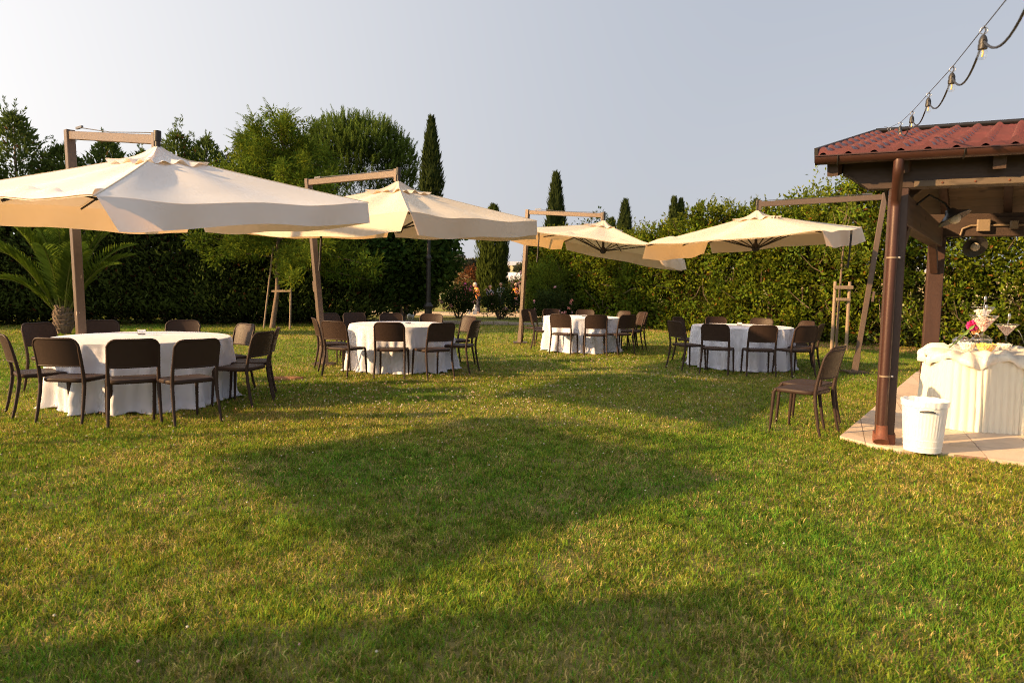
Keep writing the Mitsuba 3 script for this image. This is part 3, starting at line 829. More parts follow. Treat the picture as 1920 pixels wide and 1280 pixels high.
for z in (0.66, 1.72):
    part(pipe, 'clip', tube([dp + Z3 * z, dp + Z3 * (z + 0.014)], 0.0465, 18), 'box_plastic', 40)
    part(pipe, 'clip_screw', ball(dp + E1 * 0.055 - N1 * 0.01 + Z3 * (z + .009), 0.011, 1), 'steel')
part(pipe, 'outlet_foot', tube([dp + Z3 * 0.22, dp + Z3 * 0.12, dp + Z3 * 0.07 - N1 * 0.035], [0.046, 0.050, 0.066], 12), 'rust', 50)
# electrical conduit and junction boxes on the rear beam
cz = RP - N1 * 0.10 + Z3 * 2.31
con = part(gz, 'conduit', tube([cz + E1 * 0.25 - Z3 * 0.13, cz + E1 * 0.27 - Z3 * 0.04, cz + E1 * 0.36, cz + E1 * 3.2], 0.014, 8), 'box_plastic', True)
part(con, 'junction_box', bar(cz + E1 * 0.50 - N1 * 0.02 - Z3 * 0.075, cz + E1 * 0.50 - N1 * 0.02 + Z3 * 0.075, 0.15, 0.07, up=N1, ch=0.012), 'box_plastic')
part(con, 'junction_box', bar(cz + E1 * 0.83 - N1 * 0.015 - Z3 * 0.05, cz + E1 * 0.83 - N1 * 0.015 + Z3 * 0.05, 0.09, 0.06, up=N1, ch=0.012), 'box_plastic')


def dish_lamp(c, d, r, mount, label):
    """an enamel dish lamp opening along d, hung by a bent arm from mount"""
    d = norm(d)
    m = lathe([(0.0, 0.10), (0.035, 0.10), (0.05, 0.085), (0.06, 0.06), (r * 0.55, 0.045), (r * 0.9, 0.012), (r, 0.0), (r * 0.985, -0.006), (r * 0.88, 0.006), (r * 0.5, 0.036), (0.05, 0.05), (0.0, 0.05)], 28)
    z = -d
    x = norm(np.cross(z, [0.3, 0.2, 0.93]))
    R = np.eye(4)
    R[:3, 0], R[:3, 1], R[:3, 2], R[:3, 3] = x, np.cross(z, x), z, c
    m.apply_transform(R)
    k = thing('dish_lamp', label, 'lamp', 'dish lamps under the gazebo roof')
    part(k, 'shade', m, 'enamel_dark', 40)
    part(k, 'bulb', ball(np.asarray(c) + d * 0.0, 0.055, 2), 'enamel_pale', True)
    neck = np.asarray(c) - d * 0.10
    part(k, 'arm', tube([neck, neck - d * 0.07, (neck + mount) / 2 - d * 0.08 + Z3 * 0.05, np.asarray(mount, float)], 0.011, 6), 'rubber_black', True)


lm = PF + 0.62 * E2 + 0.08 * E1 + Z3 * 2.27
dish_lamp(np.array([4.30, 6.95, 2.15]), (0.32, -0.30, -0.75), 0.155, lm, 'black enamel dish lamp on a bent arm beside the front post')
dish_lamp(np.array([6.17, 9.45, 2.04]), (-0.10, -0.75, -0.45), 0.155, RP + E1 * 0.12 + Z3 * 2.12, 'smaller looking dish lamp hanging by the rear post, its pale bulb showing')


# ---------------------------------------------------------------- string lights
def string_lights():
    k = thing('string_lights', 'festoon string of clear bulbs on a wire rising over the gazebo roof', 'string lights')
    P = [np.array(p) for p in ((1.28, 1.53, 2.37), (1.732, 2.495, 2.50), (2.185, 3.458, 2.623), (2.638, 4.421, 2.744), (3.152, 5.537, 2.898), (3.542, 6.448, 2.988), (3.994, 7.463, 3.132), (4.40, 8.45, 3.30))]
    end = np.array([4.47, 8.70, 3.42])
    wire = [p + Z3 * 0.045 for p in P] + [end]
    part(k, 'wire', tube(wire, 0.0028, 5), 'wire_grey', True)
    cab = []
    for a, b in zip(P[:-1], P[1:]):
        for t in np.linspace(0, 1, 12, endpoint=False):
            cab.append(a + (b - a) * t - Z3 * (0.115 * 4 * t * (1 - t) + 0.012))
    cab.append(P[-1] - Z3 * 0.012)
    part(k, 'cable', tube(cab, 0.0055, 6), 'rubber_black', True)
    for p in P:
        s = part(k, 'socket', lathe(0.88 * np.array([(0, 0.012), (0.010, 0.010), (0.017, -0.004), (0.021, -0.018), (0.0205, -0.034), (0.023, -0.036), (0.023, -0.062), (0.0, -0.062)])[::-1], 14, p), 'rubber_black', 40)
        part(s, 'hook', tube([p + Z3 * 0.008, p + Z3 * 0.03 + E1 * 0.008, p + Z3 * 0.052], 0.003, 5), 'rubber_black', True)
        part(s, 'clip_ring', tube([p + Z3 * 0.03 + 0.016 * (E1 * math.cos(t) + Z3 * math.sin(t)) for t in np.linspace(0, 2 * PI, 14)], 0.0022, 5, cap=False), 'steel', True)
        part(s, 'bulb', lathe(0.90 * np.array([(0.0, -0.114), (0.012, -0.112), (0.021, -0.104), (0.026, -0.090), (0.022, -0.073), (0.014, -0.0605)]), 18, p), 'clear_glass', True)
        part(s, 'filament', tube([p - Z3 * 0.056, p - Z3 * 0.07 + E1 * 0.003, p - Z3 * 0.09], 0.004, 6), 'filament', True)


string_lights()


# ---------------------------------------------------------------- buffet table
def buffet():
    k = thing('buffet_table', 'long buffet table with a pleated cream skirt beneath the gazebo', 'table')
    a, n = norm((0.955, -0.297, 0)), norm((0.297, 0.955, 0))
    o = np.array([4.20, 7.13, 0]) + n * 0.03 + a * 0.15
    L, D, rc, H = 3.25, 0.85, 0.30, 0.795
    pts = []
    for cx, cy, t0 in ((rc, rc, PI), (L - rc, rc, 1.5 * PI), (L - rc, D - rc, 0), (rc, D - rc, 0.5 * PI)):
        for t in np.linspace(t0, t0 + PI / 2, 40):
            pts.append((cx + rc * math.cos(t), cy + rc * math.sin(t)))
    ring = sg.LinearRing(pts)
    n_ = 1100
    s = np.linspace(0, ring.length, n_, endpoint=False)
    q = np.array([ring.interpolate(x).coords[0] for x in s])
    nx = np.roll(q, -1, 0) - np.roll(q, 1, 0)
    nrm = norm(np.column_stack([nx[:, 1], -nx[:, 0]]))
    rows = []
    rng = np.random.default_rng(4)
    w1 = nnoise(np.column_stack([s * 9, 0 * s, 0 * s]), 1)
    for t in np.linspace(0, 1, 16):
        ph = s * 2 * PI / 0.058 + 2.6 * nnoise(np.column_stack([s * 4, 0 * s + t * 1.2, 0 * s]), 2) * 2.2 + 1.0 * t
        amp = (0.006 + 0.010 * t) * (0.4 + 1.2 * w1)
        off = amp * np.abs(np.sin(ph / 2)) * 1.6 + 0.035 * t + 0.012 * t * np.sin(s * 6)
        p = q + nrm * off[:, None]
        z = H - 0.01 - (H - 0.05) * t + 0.008 * t * np.sin(s * 5 + 1)
        rows.append(o + p[:, :1] * a + p[:, 1:] * n + z[:, None] * Z3)
    v = np.array(rows).reshape(-1, 3)
    m = trimesh.Trimesh(v, grid_faces(16, n_, wrap=True, flip=True), process=False)
    part(k, 'skirt', m, 'cream_cloth', 50)
    top = trimesh.creation.extrude_polygon(sg.Polygon(pts), 0.03, engine='earcut')
    M = np.eye(4)
    M[:3, 0], M[:3, 1], M[:3, 3] = a, n, o + Z3 * (H - 0.035)
    top.apply_transform(M)
    part(k, 'tabletop', top, 'satin')
    leg = [(0.25, 0.2), (L - 0.25, 0.2), (0.25, D - 0.2), (L - 0.25, D - 0.2)]
    for x, y in leg:
        b = o + a * x + n * y
        part(k, 'leg', bar(b + Z3 * 0.042, b + Z3 * (H - 0.04), 0.04, 0.04), 'dark_metal')
    # the loose ivory drape: gathered and ruffled along the edge of the top
    rows, f1 = [], nnoise(np.column_stack([s * 2.4, 0 * s, 0 * s + 7]), 5)
    ph = s * 2 * PI / 0.43 + 3.0 * f1
    sc, fine = np.sin(ph), np.sin(s * 2 * PI / 0.155 + 5 * f1)
    rid = nnoise(np.column_stack([s * 5.5, 0 * s, 0 * s + 3]), 8)
    for off, dz, k1, k2, k3 in ((-0.29, 0.012, 0, 0, .010), (-0.23, 0.020, 0, .003, .022), (-0.17, 0.030, .004, .006, .045), (-0.12, 0.034, .006, .012, .060), (-0.07, 0.030, .010, .014, .055), (-0.035, 0.026, .012, .016, .040), (-0.005, 0.018, .016, .014, .022),
                               (0.024, 0.000, .020, .010, .006), (0.044, -0.028, .030, .010, 0), (0.050, -0.058, .038, .012, 0), (0.044, -0.082, .043, .012, 0), (0.034, -0.086, .043, .010, 0)):
        hang_ = 1.0 if dz < 0.01 else 0.0
        o2 = off + (0.022 * sc * hang_ + 0.012 * fine * hang_) * np.clip(-dz * 30, 0, 1) + 0.010 * fine * (off > -0.1)
        z = H + dz + k1 * np.cos(ph + 0.5) + k2 * fine + k3 * (rid - 0.35) * 0.95
        p_ = q + nrm * o2[:, None]
        rows.append(o + p_[:, :1] * a + p_[:, 1:] * n + np.maximum(z, H + 0.003 if off < -0.04 else 0)[:, None] * Z3)
    v = np.array(rows).reshape(-1, 3)
    inner = len(v)
    ring_in = np.arange(n_)
    cx = np.clip(q[:, 0], 0.30, L - 0.30)
    mid = o + cx[:, None] * a + np.full((n_, 1), D / 2) * n + (H + 0.02 + 0.02 * nnoise(np.column_stack([cx * 6, 0 * s, 0 * s])))[:, None] * Z3
    v = np.vstack([mid, v])
    m = trimesh.Trimesh(v, grid_faces(len(rows) + 1, n_, wrap=True), process=False)
    one('draped_cloth', 'rumpled ivory satin cloth gathered in a ruffle round the edge of the buffet table', 'cloth', m, 'satin', True)
    return o, a, n, H


BO, BA, BN, BH = buffet()


def at_buffet(x, y, z=0.0):
    return BO + BA * (x - 0.15) + BN * y + Z3 * (BH + 0.035 + z)


def candies(c, r, h, n, cols, seed, s=0.011):
    rng = np.random.default_rng(seed)
    ico = trimesh.creation.icosahedron()
    vs, cs = [], []
    for i in range(n):
        t, u = rng.uniform(0, 2 * PI), math.sqrt(rng.random())
        zz = rng.random()
        rr = r(zz) * u if callable(r) else r * u
        vs.append(ico.vertices * s * rng.uniform(0.8, 1.2) + c + np.array([rr * math.cos(t), rr * math.sin(t), zz * h]))
        cs.append(np.tile(np.array(cols[rng.integers(len(cols))]) * rng.uniform(0.85, 1.1), (12, 1)))
    f = (ico.faces[None] + (np.arange(n) * 12)[:, None, None]).reshape(-1, 3)
    return np.vstack(vs), f, np.clip(np.vstack(cs), 0, 0.9)


def cone_glass(x, y, h0, R, hb, label, cols, seed, fill=0.7, foot=True, scoop=True):
    c = at_buffet(x, y)
    k = thing('cocktail_glass', label, 'glass', 'cone shaped sweet glasses on the buffet')
    zb = h0
    prof = [(0.0, 0.0), (0.06, 0.0), (0.058, 0.004), (0.010, 0.012), (0.006, 0.03), (0.006, zb - 0.01), (0.012, zb), (R * 0.45, zb + hb * 0.42), (R * 0.80, zb + hb * 0.80), (R, zb + hb)] if foot else [(0.012, zb), (R * 0.45, zb + hb * 0.42), (R * 0.80, zb + hb * 0.80), (R, zb + hb)]
    part(k, 'bowl', lathe(prof, 28, c), 'clear_glass', 50)
    part(k, 'rim', tube([c + np.array([R * math.cos(t), R * math.sin(t), zb + hb]) for t in np.linspace(0, 2 * PI, 30)], 0.0022, 5, cap=False), 'steel', True)
    fh = hb * fill
    cd = candies(c + Z3 * (zb + 0.012), lambda z: 0.008 + (R * 0.93 * fill) * z ** 1.05, fh, 420, cols, seed)
    part(k, 'sweets', cd[:2], 'painted_vc', False, color=cd[2], kind='stuff')
    if scoop:
        p = c + Z3 * (zb + hb)
        part(k, 'scoop', join(tube([p - Z3 * 0.03, p + Z3 * 0.06 + BA * 0.012], 0.004, 6), ball(p + Z3 * 0.085 + BA * 0.016, (0.017, 0.008, 0.035), 2)), 'steel', 50)
    return c, zb


def bowl(x, y, R, h, label, cols, seed, mat_='clear_glass', n=420, zf=0.75):
    c = at_buffet(x, y)
    k = thing('sweet_bowl', label, 'bowl', 'bowls of sweets on the buffet')
    part(k, 'dish', lathe([(0.0, 0.004), (R * 0.55, 0.004), (R * 0.85, h * 0.45), (R, h)], 28, c), mat_, 50)
    cd = candies(c + Z3 * 0.012, lambda z: R * (0.5 + 0.42 * z), h * zf, n, cols, seed, 0.0125)
    part(k, 'sweets', cd[:2], 'painted_vc', False, color=cd[2], kind='stuff')


PINK = [(0.75, 0.50, 0.46), (0.78, 0.66, 0.60), (0.72, 0.42, 0.42)]
WHITE = [(0.78, 0.72, 0.64), (0.74, 0.62, 0.54), (0.8, 0.77, 0.72)]
cone_glass(0.615, 0.35, 0.195, 0.133, 0.17, 'wide cone glass of pink sweets in front on the buffet', PINK, 41, 0.74)
cone_glass(0.67, 0.575, 0.29, 0.108, 0.16, 'tall cone glass of white sweets with a tag, behind the pink one', WHITE, 42, 0.72)
cone_glass(0.884, 0.526, 0.155, 0.105, 0.12, 'smaller cone glass of peach sweets with a silver scoop at right', [(0.75, 0.55, 0.45), (0.78, 0.66, 0.58)], 43, 0.74)
_tag = at_buffet(0.655, 0.46, 0.40)
one('paper_tag', 'small white paper tag hanging in front of the tall cone glass', 'tag', box(_tag, (0.045, 0.004, 0.075), 0.001), 'linen')
bowl(0.45, 0.25, 0.085, 0.09, 'glass bowl of white sweets on the left of the buffet', [(0.80, 0.78, 0.72), (0.76, 0.72, 0.62)], 44)
bowl(0.605, 0.20, 0.095, 0.09, 'glass bowl of yellow and orange sweets at the front of the buffet', [(0.80, 0.58, 0.10), (0.82, 0.40, 0.20), (0.80, 0.66, 0.18)], 45)
bowl(0.81, 0.33, 0.07, 0.085, 'glass bowl of pale sweets to the right of the orange ones', WHITE, 46)


def lidded_jar(x, y, R, h, label):
    c = at_buffet(x, y)
    k = thing('glass_jar', label, 'jar', 'squat glass jars on the buffet')
    part(k, 'body', lathe([(0, 0.0), (R * 0.8, 0.0), (R, h * 0.25), (R, h * 0.55), (R * 0.92, h * 0.62)], 28, c), 'clear_glass', 50)
    lid = part(k, 'lid', lathe([(R * 0.98, h * 0.63), (R * 0.99, h * 0.68), (R * 0.6, h * 0.86), (0.02, h * 0.93), (0.016, h), (0.0, h * 1.01)], 28, c), 'clear_glass', 50)
    part(k, 'ring', tube([c + np.array([R * math.cos(t), R * math.sin(t), h * 0.62]) for t in np.linspace(0, 2 * PI, 30)], 0.004, 6, cap=False), 'steel', True)


lidded_jar(0.63, 0.42, 0.095, 0.18, 'squat lidded glass jar under the cone glasses')
lidded_jar(0.46, 0.46, 0.085, 0.15, 'squat lidded glass jar at left behind the white sweets')
# single flower leaning in a tube, and ribbons
c0 = at_buffet(0.266, 0.16, 0.02)
c1 = at_buffet(0.54, 0.42, 0.255)
fk = thing('flower_tube', 'magenta flower on a long green stem leaning in a glass tube', 'flower')
part(fk, 'tube', tube([c0, c0 + (c1 - c0) * 0.55], 0.024, 14, cap=False), 'clear_glass', 50)
part(fk, 'stem', tube([c0 + Z3 * 0.01, c0 + (c1 - c0) * 0.5 - Z3 * 0.01, c1], 0.006, 6), 'stem_green', True)
_rg = np.random.default_rng(3)
_pt = unit(_rg, 150)
pv_, pf_ = leaves(c1 + _pt * 0.012, _pt, unit(_rg, 150), 0.052, 0.036)
part(fk, 'petals', (pv_, pf_), 'painted_vc', False, color=np.repeat(np.array([[0.72, 0.05, 0.30]]) * _rg.uniform(0.7, 1.2, (150, 1)), 4, 0), kind='stuff')
pv_, pf_ = leaves(c1 + BA * 0.03 - Z3 * 0.06 + _pt[:60] * 0.008, _pt[:60], unit(_rg, 60), 0.035, 0.026)
part(fk, 'bud', (pv_, pf_), 'painted_vc', False, color=np.repeat(np.array([[0.78, 0.42, 0.20]]) * _rg.uniform(0.7, 1.2, (60, 1)), 4, 0), kind='stuff')
for i in range(3):
    b = c0 + (c1 - c0) * (0.55 + 0.12 * i)
    lv, lf = leaves(np.array([b]), np.array([[(-1) ** i * 0.6, -0.2, 0.6]]), np.array([[0, -1, 0.3]]), 0.09, 0.035)
    part(fk, 'leaf_blade', (lv, lf), 'stem_green')


def ribbon(name, pts, w, label):
    p = np.array(pts)
    off = np.array([0, 0.3, 1.0]) * w / 2
    v = np.stack([p - off, p + off], 1).reshape(-1, 3)
    one('ribbon', label, 'ribbon', (v, grid_faces(len(p), 2)), 'satin', True)


ribbon('r', [at_buffet(0.55 + 0.09 * t, 0.36, 0.17 - 0.12 * t ** 1.5 + 0.02 * math.sin(5 * t)) for t in np.linspace(0, 1, 9)], 0.016, 'pale green ribbon curling down beside the magenta flower')
ribbon('r', [at_buffet(0.97 + 0.07 * t, 0.5, 0.22 - 0.14 * t ** 1.6) for t in np.linspace(0, 1, 9)], 0.012, 'pale ribbon curling down at the right of the smaller cone glass')


# ---------------------------------------------------------------- waste bin
def waste_bin():
    k = thing('waste_bin', 'white ribbed metal bin with a liner bag and side handle beside the gazebo post', 'bin')
    c = np.array([3.63, 6.12, 0.042])
    K = 0.88
    H, r0, r1, n = 0.50, 0.165, 0.205, 160
    th = np.arange(n) * 2 * PI / n
    rows = []
    for z in [0, 0.006, 0.05, 0.052, 0.058, 0.060, 0.115, 0.117, 0.123, 0.125, 0.15, 0.165, 0.18, 0.39, 0.405, 0.42, 0.445, 0.446, 0.452, 0.455, H]:
        r = r0 + (r1 - r0) * z / H
        ribs = 0.0013 * np.clip(1.6 * np.cos(th * 40), -1, 1) * (smooth01(z, 0.15, 0.18) * (1 - smooth01(z, 0.39, 0.42)))
        e = 0.003 if z in (0.052, 0.058, 0.117, 0.123, 0.446, 0.452) else 0
        rows.append(np.stack([(r + ribs + e) * np.cos(th), (r + ribs + e) * np.sin(th), 0 * th + z], -1))
    for z, rr in ((H - 0.02, r1 - 0.006), (0.012, r0 - 0.006)):
        rows.append(np.stack([rr * np.cos(th), rr * np.sin(th), 0 * th + z], -1))
    v = np.array(rows).reshape(-1, 3) * K + c
    part(k, 'body', trimesh.Trimesh(v, grid_faces(len(rows), n, wrap=True), process=False), 'white_plastic', 50)
    part(k, 'floor', lathe([(0.0, 0.010), ((r0 - 0.002) * K, 0.010)], 40, c), 'white_plastic')
    # liner folded over the rim
    u = np.linspace(0, 1, 14)
    rows = []
    ru = 0.0012 * np.sin(th * 17) + 0.0010 * np.sin(th * 29 + 1)
    for dr_, z in ((0.003, 0.448), (0.008, 0.455), (0.005, 0.475), (0.009, 0.495), (0.008, 0.512), (-0.004, 0.512), (-0.014, 0.49), (-0.02, 0.40), (-0.028, 0.25), (-0.05, 0.09)):
        r = r0 + (r1 - r0) * min(z, H) / H + dr_ + ru * (1 + (z < 0.45) * 1.2)
        zz = z + (0.004 * np.sin(th * 9 + 0.5) + 0.002 * np.sin(th * 23)) * (z < 0.46) + 0.003 * np.sin(th * 13) * (z > 0.5)
        rows.append(np.stack([r * np.cos(th), r * np.sin(th), zz], -1))
    v = np.array(rows).reshape(-1, 3) * K + c
    part(k, 'liner_bag', trimesh.Trimesh(v, grid_faces(len(rows), n, wrap=True, flip=True), process=False), 'liner_film', 60)
    part(k, 'bag_floor', lathe([(0.0, 0.085 * K), (0.135 * K, 0.09 * K)], 40, c), 'liner_film')
    for a0 in (-1.98, 1.16):
        rr = r0 + (r1 - r0) * 0.42 / H + 0.001
        pts = [c + K * np.array([(rr + o) * math.cos(a0 + t), (rr + o) * math.sin(a0 + t), z]) for t, o, z in ((-0.30, 0.0, 0.412), (-0.285, 0.020, 0.416), (-0.15, 0.030, 0.424), (0.0, 0.032, 0.426), (0.15, 0.030, 0.424), (0.285, 0.020, 0.416), (0.30, 0.0, 0.412))]
        part(k, 'handle', tube(pts, 0.0065, 8), 'wire_grey', True)


def smooth01(x, a, b):
    t = min(max((x - a) / (b - a), 0), 1)
    return t * t * (3 - 2 * t)


waste_bin()


# ---------------------------------------------------------------- trees, hedges, shrubs
def trunk(parent, pts, r0, r1, bsdf='trunk_bark', name='trunk', sides=9):
    p = np.array(pts, float)
    return part(parent, name, tube(p, np.linspace(r0, r1, len(p)), sides), bsdf, True)


def conifer(x, y, h, R, n, col, seed, label, group=None, z0=0.0, L=0.17, W=0.055, pw=1.4, name='conifer_tree', cat='tree', bare=0.0):
    rng = np.random.default_rng(seed)
    k = thing(name, label, cat, group)
    trunk(k, [(x, y, 0), (x + .03, y, h * .5), (x, y, h * .96)], 0.09 + h * 0.008, 0.012)
    z = z0 + (h - z0) * rng.random(n * 2) ** 1.15
    t = (z - z0) / (h - z0)
    prof = (1 - t ** pw) ** 0.85
    keep = rng.random(n * 2) < 0.25 + 0.75 * prof
    z, t, prof = z[keep][:n], t[keep][:n], prof[keep][:n]
    m = len(z)
    az = rng.uniform(0, 2 * PI, m)
    lump = nfbm(np.stack([np.cos(az) * 1.6 + seed, np.sin(az) * 1.6, z * 1.15], -1), 4, seed)
    r = R * prof * np.clip(0.45 + 1.15 * lump, 0.3, 1.35) + 0.03
    u = rng.random(m) ** 0.45
    out = np.stack([np.cos(az), np.sin(az), 0 * az], -1)
    p = np.array([x, y, 0]) + out * (r * u)[:, None] + Z3 * (z + 0.28 * r * u ** 2)[:, None] + rng.normal(size=(m, 3)) * 0.03
    d = out * 0.8 + Z3 * (0.55 + 0.5 * (t > 0.85))[:, None] + unit(rng, m) * 0.55
    sc = rng.uniform(0.6, 1.3, m)
    v, f = leaves(p, d, unit(rng, m) + Z3 * 0.5, L * sc, W * sc, 0.15)
    cl = np.asarray(col) * (0.55 + 0.9 * lump)[:, None] * rng.uniform(0.7, 1.3, (m, 1))
    br = rng.random(m) < bare
    cl[br] = np.array([0.13, 0.055, 0.03]) * rng.uniform(0.6, 1.2, (br.sum(), 1))
    # loose sprays that reach out of the outline
    ns = max(6, int(h * 5))
    zs = z0 + (h - z0) * rng.uniform(0.45, 1.0, ns)
    azs = rng.uniform(0, 2 * PI, ns)
    parts = [(v, f, np.repeat(np.clip(cl, .003, .6), 4, 0))]
    for zz, a in zip(zs, azs):
        tt = (zz - z0) / (h - z0)
        o = np.array([math.cos(a), math.sin(a), 0])
        b = np.array([x, y, zz]) + o * R * (1 - tt ** pw) ** .85 * 0.8
        dd = norm(o * 0.7 * (1 - 0.5 * tt) + Z3 * 0.9 + rng.normal(size=3) * .2)
        ll = rng.uniform(0.35, 0.75)
        s = rng.random(34)
        q = b + dd * (s * ll)[:, None] + rng.normal(size=(34, 3)) * 0.02
        lv, lf = leaves(q, dd + unit(rng, 34) * 0.75, unit(rng, 34), 0.16 * (1.15 - 0.6 * s), 0.032, 0.1)
        parts.append((lv, lf, np.repeat(np.tile(np.asarray(col) * 1.1, (34, 1)), 4, 0)))
    foliage(k, 'crown', stack(parts))
    return k


# the dark row at left; it runs along the line of the low sun, so its near side stays in shade
ROW = [(-21.5, 17.6, 5.6), (-19.6, 18.6, 6.0), (-17.8, 19.6, 6.3), (-16.3, 20.6, 6.15), (-15.1, 21.4, 6.85), (-14.0, 21.9, 6.0), (-12.9, 22.4, 6.3), (-11.9, 22.7, 6.0), (-11.0, 23.1, 6.7), (-10.1, 23.2, 6.55), (-9.1, 23.6, 5.7), (-8.1, 23.9, 5.9), (-7.0, 24.2, 5.2), (-6.0, 24.6, 4.3)]
ROWT = ['leftmost of the row, outside the frame', 'second from the left, outside the frame', 'third, at the very edge of the frame', 'at the left edge of the picture', 'tallest at the left edge', 'behind the palm, left one', 'left of the nearest umbrella pole',
        'short one right of the nearest pole', 'pointed, right of the umbrella arm', 'pointed, above the nearest canopy', 'behind the nearest canopy, right of its mast', 'behind the staked young tree', 'right of the staked young tree', 'last of the dark row at the right']
for i, ((x, y, h), t) in enumerate(zip(ROW, ROWT)):
    conifer(x, y, h - 0.62, 1.95, 11000 if i > 2 else 5000, (0.085, 0.125, 0.030), 100 + i, 'dark conifer of the left row, ' + t, 'dark conifers of the left row', L=0.18, W=0.065, pw=1.9, bare=0.03)


def dark_hedge():
    rng = np.random.default_rng(66)
    k = thing('hedge', 'dark shaded hedge filling the row below the left conifers', 'hedge')
    n = 620
    s = rng.random(n)
    c = np.stack([-21 + 15.6 * s, 17.9 + 6.4 * s ** 0.9, rng.uniform(0.1, 3.3, n)], -1)
    c += np.stack([rng.normal(size=n) * .2, rng.uniform(0, 1.0, n) - 0.6 - 0.3 * nnoise(c), 0 * s], -1)
    foliage(k, 'foliage', crown(rng, c, rng.uniform(.28, .5, n), 75, 0.13, 0.06, (0.033, 0.042, 0.014), var=0.3, light=((0.10, 0.045, 0.03), 0.03)))
    bx = [trunk(k, [(x, y, 0), (x + rng.normal() * .1, y, 1.6), (x, y, 2.9)], 0.06, 0.02, name='stem') for x, y in zip(np.linspace(-20, -6, 12), np.linspace(18.4, 24.4, 12))]


dark_hedge()


def feathery_tree(x, y, h, R, zc, seed, label, n=300, col=(0.125, 0.180, 0.022)):
    rng = np.random.default_rng(seed)
    k = thing('feathery_tree', label, 'tree')
    trunk(k, [(x - .25, y - .1, 0), (x - .12, y, 1.1), (x - .1, y, 2.4), (x + .1, y, h * .7), (x + .1, y, h * .98)], 0.085, 0.012)
    C, Rr = [], []
    nb = 60
    for i in range(nb):
        t = (i + 0.5) / nb
        z = zc + (h - zc) * t
        a = i * 2.399 + rng.normal() * .3
        Ln = R * (1 - t) ** 0.55 * rng.uniform(0.75, 1.2) + 0.12
        o = np.array([math.cos(a), math.sin(a), 0])
        b0 = np.array([x + .05, y, z])
        tip = b0 + o * Ln + Z3 * (0.30 * Ln - 0.16 * Ln ** 2)
        if i % 2 == 0:
            trunk(k, [b0 - Z3 * .1, (b0 + tip) / 2 + Z3 * 0.05, tip], 0.022, 0.005, name='branch', sides=5)
        for s in np.linspace(0.25, 1.0, max(3, int(Ln / 0.25))):
            C.append(b0 + (tip - b0) * s + Z3 * 0.10 * math.sin(PI * s) + rng.normal(size=3) * 0.08)
            Rr.append(0.16 + 0.16 * (1 - abs(s - .6)))
    C, Rr = np.array(C), np.array(Rr)
    body = crown(rng, C, Rr, 80, 0.14, 0.036, col, out=0.7, up=0.15, jit=0.8, droop=0.2, var=0.25)
    # plumes: shoots that carry their leaflets in two ranks and stand out of the outline
    m, q = len(C) * 3, 22
    ci = rng.integers(0, len(C), m)
    o = norm((C[ci] - np.array([x, y, 0])) * [1, 1, 0] + rng.normal(size=(m, 3)) * 0.3)
    ax = norm(o * rng.uniform(0.2, 1.0, (m, 1)) + Z3 * rng.uniform(0.1, 1.0, (m, 1)))
    ll = rng.uniform(0.3, 0.62, m)
    i, t = np.repeat(np.arange(m), q), np.tile(np.linspace(0.05, 1, q), m)
    pos = C[ci][i] + ax[i] * (t * ll[i])[:, None] - Z3 * (0.12 * t ** 2 * ll[i])[:, None]
    sd = norm(np.cross(ax, Z3))[i] * np.tile(np.where(np.arange(q) % 2, 1, -1), m)[:, None]
    lv, lf = leaves(pos, sd * 0.9 + ax[i] * 0.7, Z3 + unit(rng, m * q) * 0.5, 0.135 * (1.1 - 0.7 * t), 0.030)
    cc = np.asarray(col) * 1.12 * rng.uniform(0.7, 1.3, m)[i][:, None]
    foliage(k, 'crown', stack([body, (lv, lf, np.repeat(cc, 4, 0))]))
    return k


ft = feathery_tree(-7.0, 21.1, 6.1, 2.75, 1.9, 201, 'tall young feathery tree with light green foliage and a thin staked trunk')
# hanging lower sprays to the right of its trunk, then its stakes
one('tree_stake', 'weathered wooden stake right of the thin trunk at left', 'stake', tube([(-6.62, 20.7, 0), (-6.58, 20.7, 1.22)], 0.030, 8), 'stake_wood', 40, 'stakes of the left young tree')
one('tree_stake', 'tall leaning stake tied against the thin trunk at left', 'stake', tube([(-7.42, 20.75, 0), (-7.15, 20.9, 2.5)], 0.026, 8), 'stake_wood', 40, 'stakes of the left young tree')
one('tie_bar', 'short wooden cross bar joining the left stake to the thin trunk', 'bar', bar((-7.15, 20.72, 1.12), (-6.56, 20.66, 1.14), 0.05, 0.06, ch=.005), 'stake_wood')
feathery_tree(-9.2, 24.8, 6.3, 1.7, 1.6, 203, 'light green feathery tree behind the dark row, its top above the nearest canopy', n=160, col=(0.085, 0.115, 0.022))
feathery_tree(-8.3, 25.6, 5.8, 1.8, 1.6, 204, 'lower feathery tree just left of the tall feathery one', col=(0.10, 0.13, 0.022))


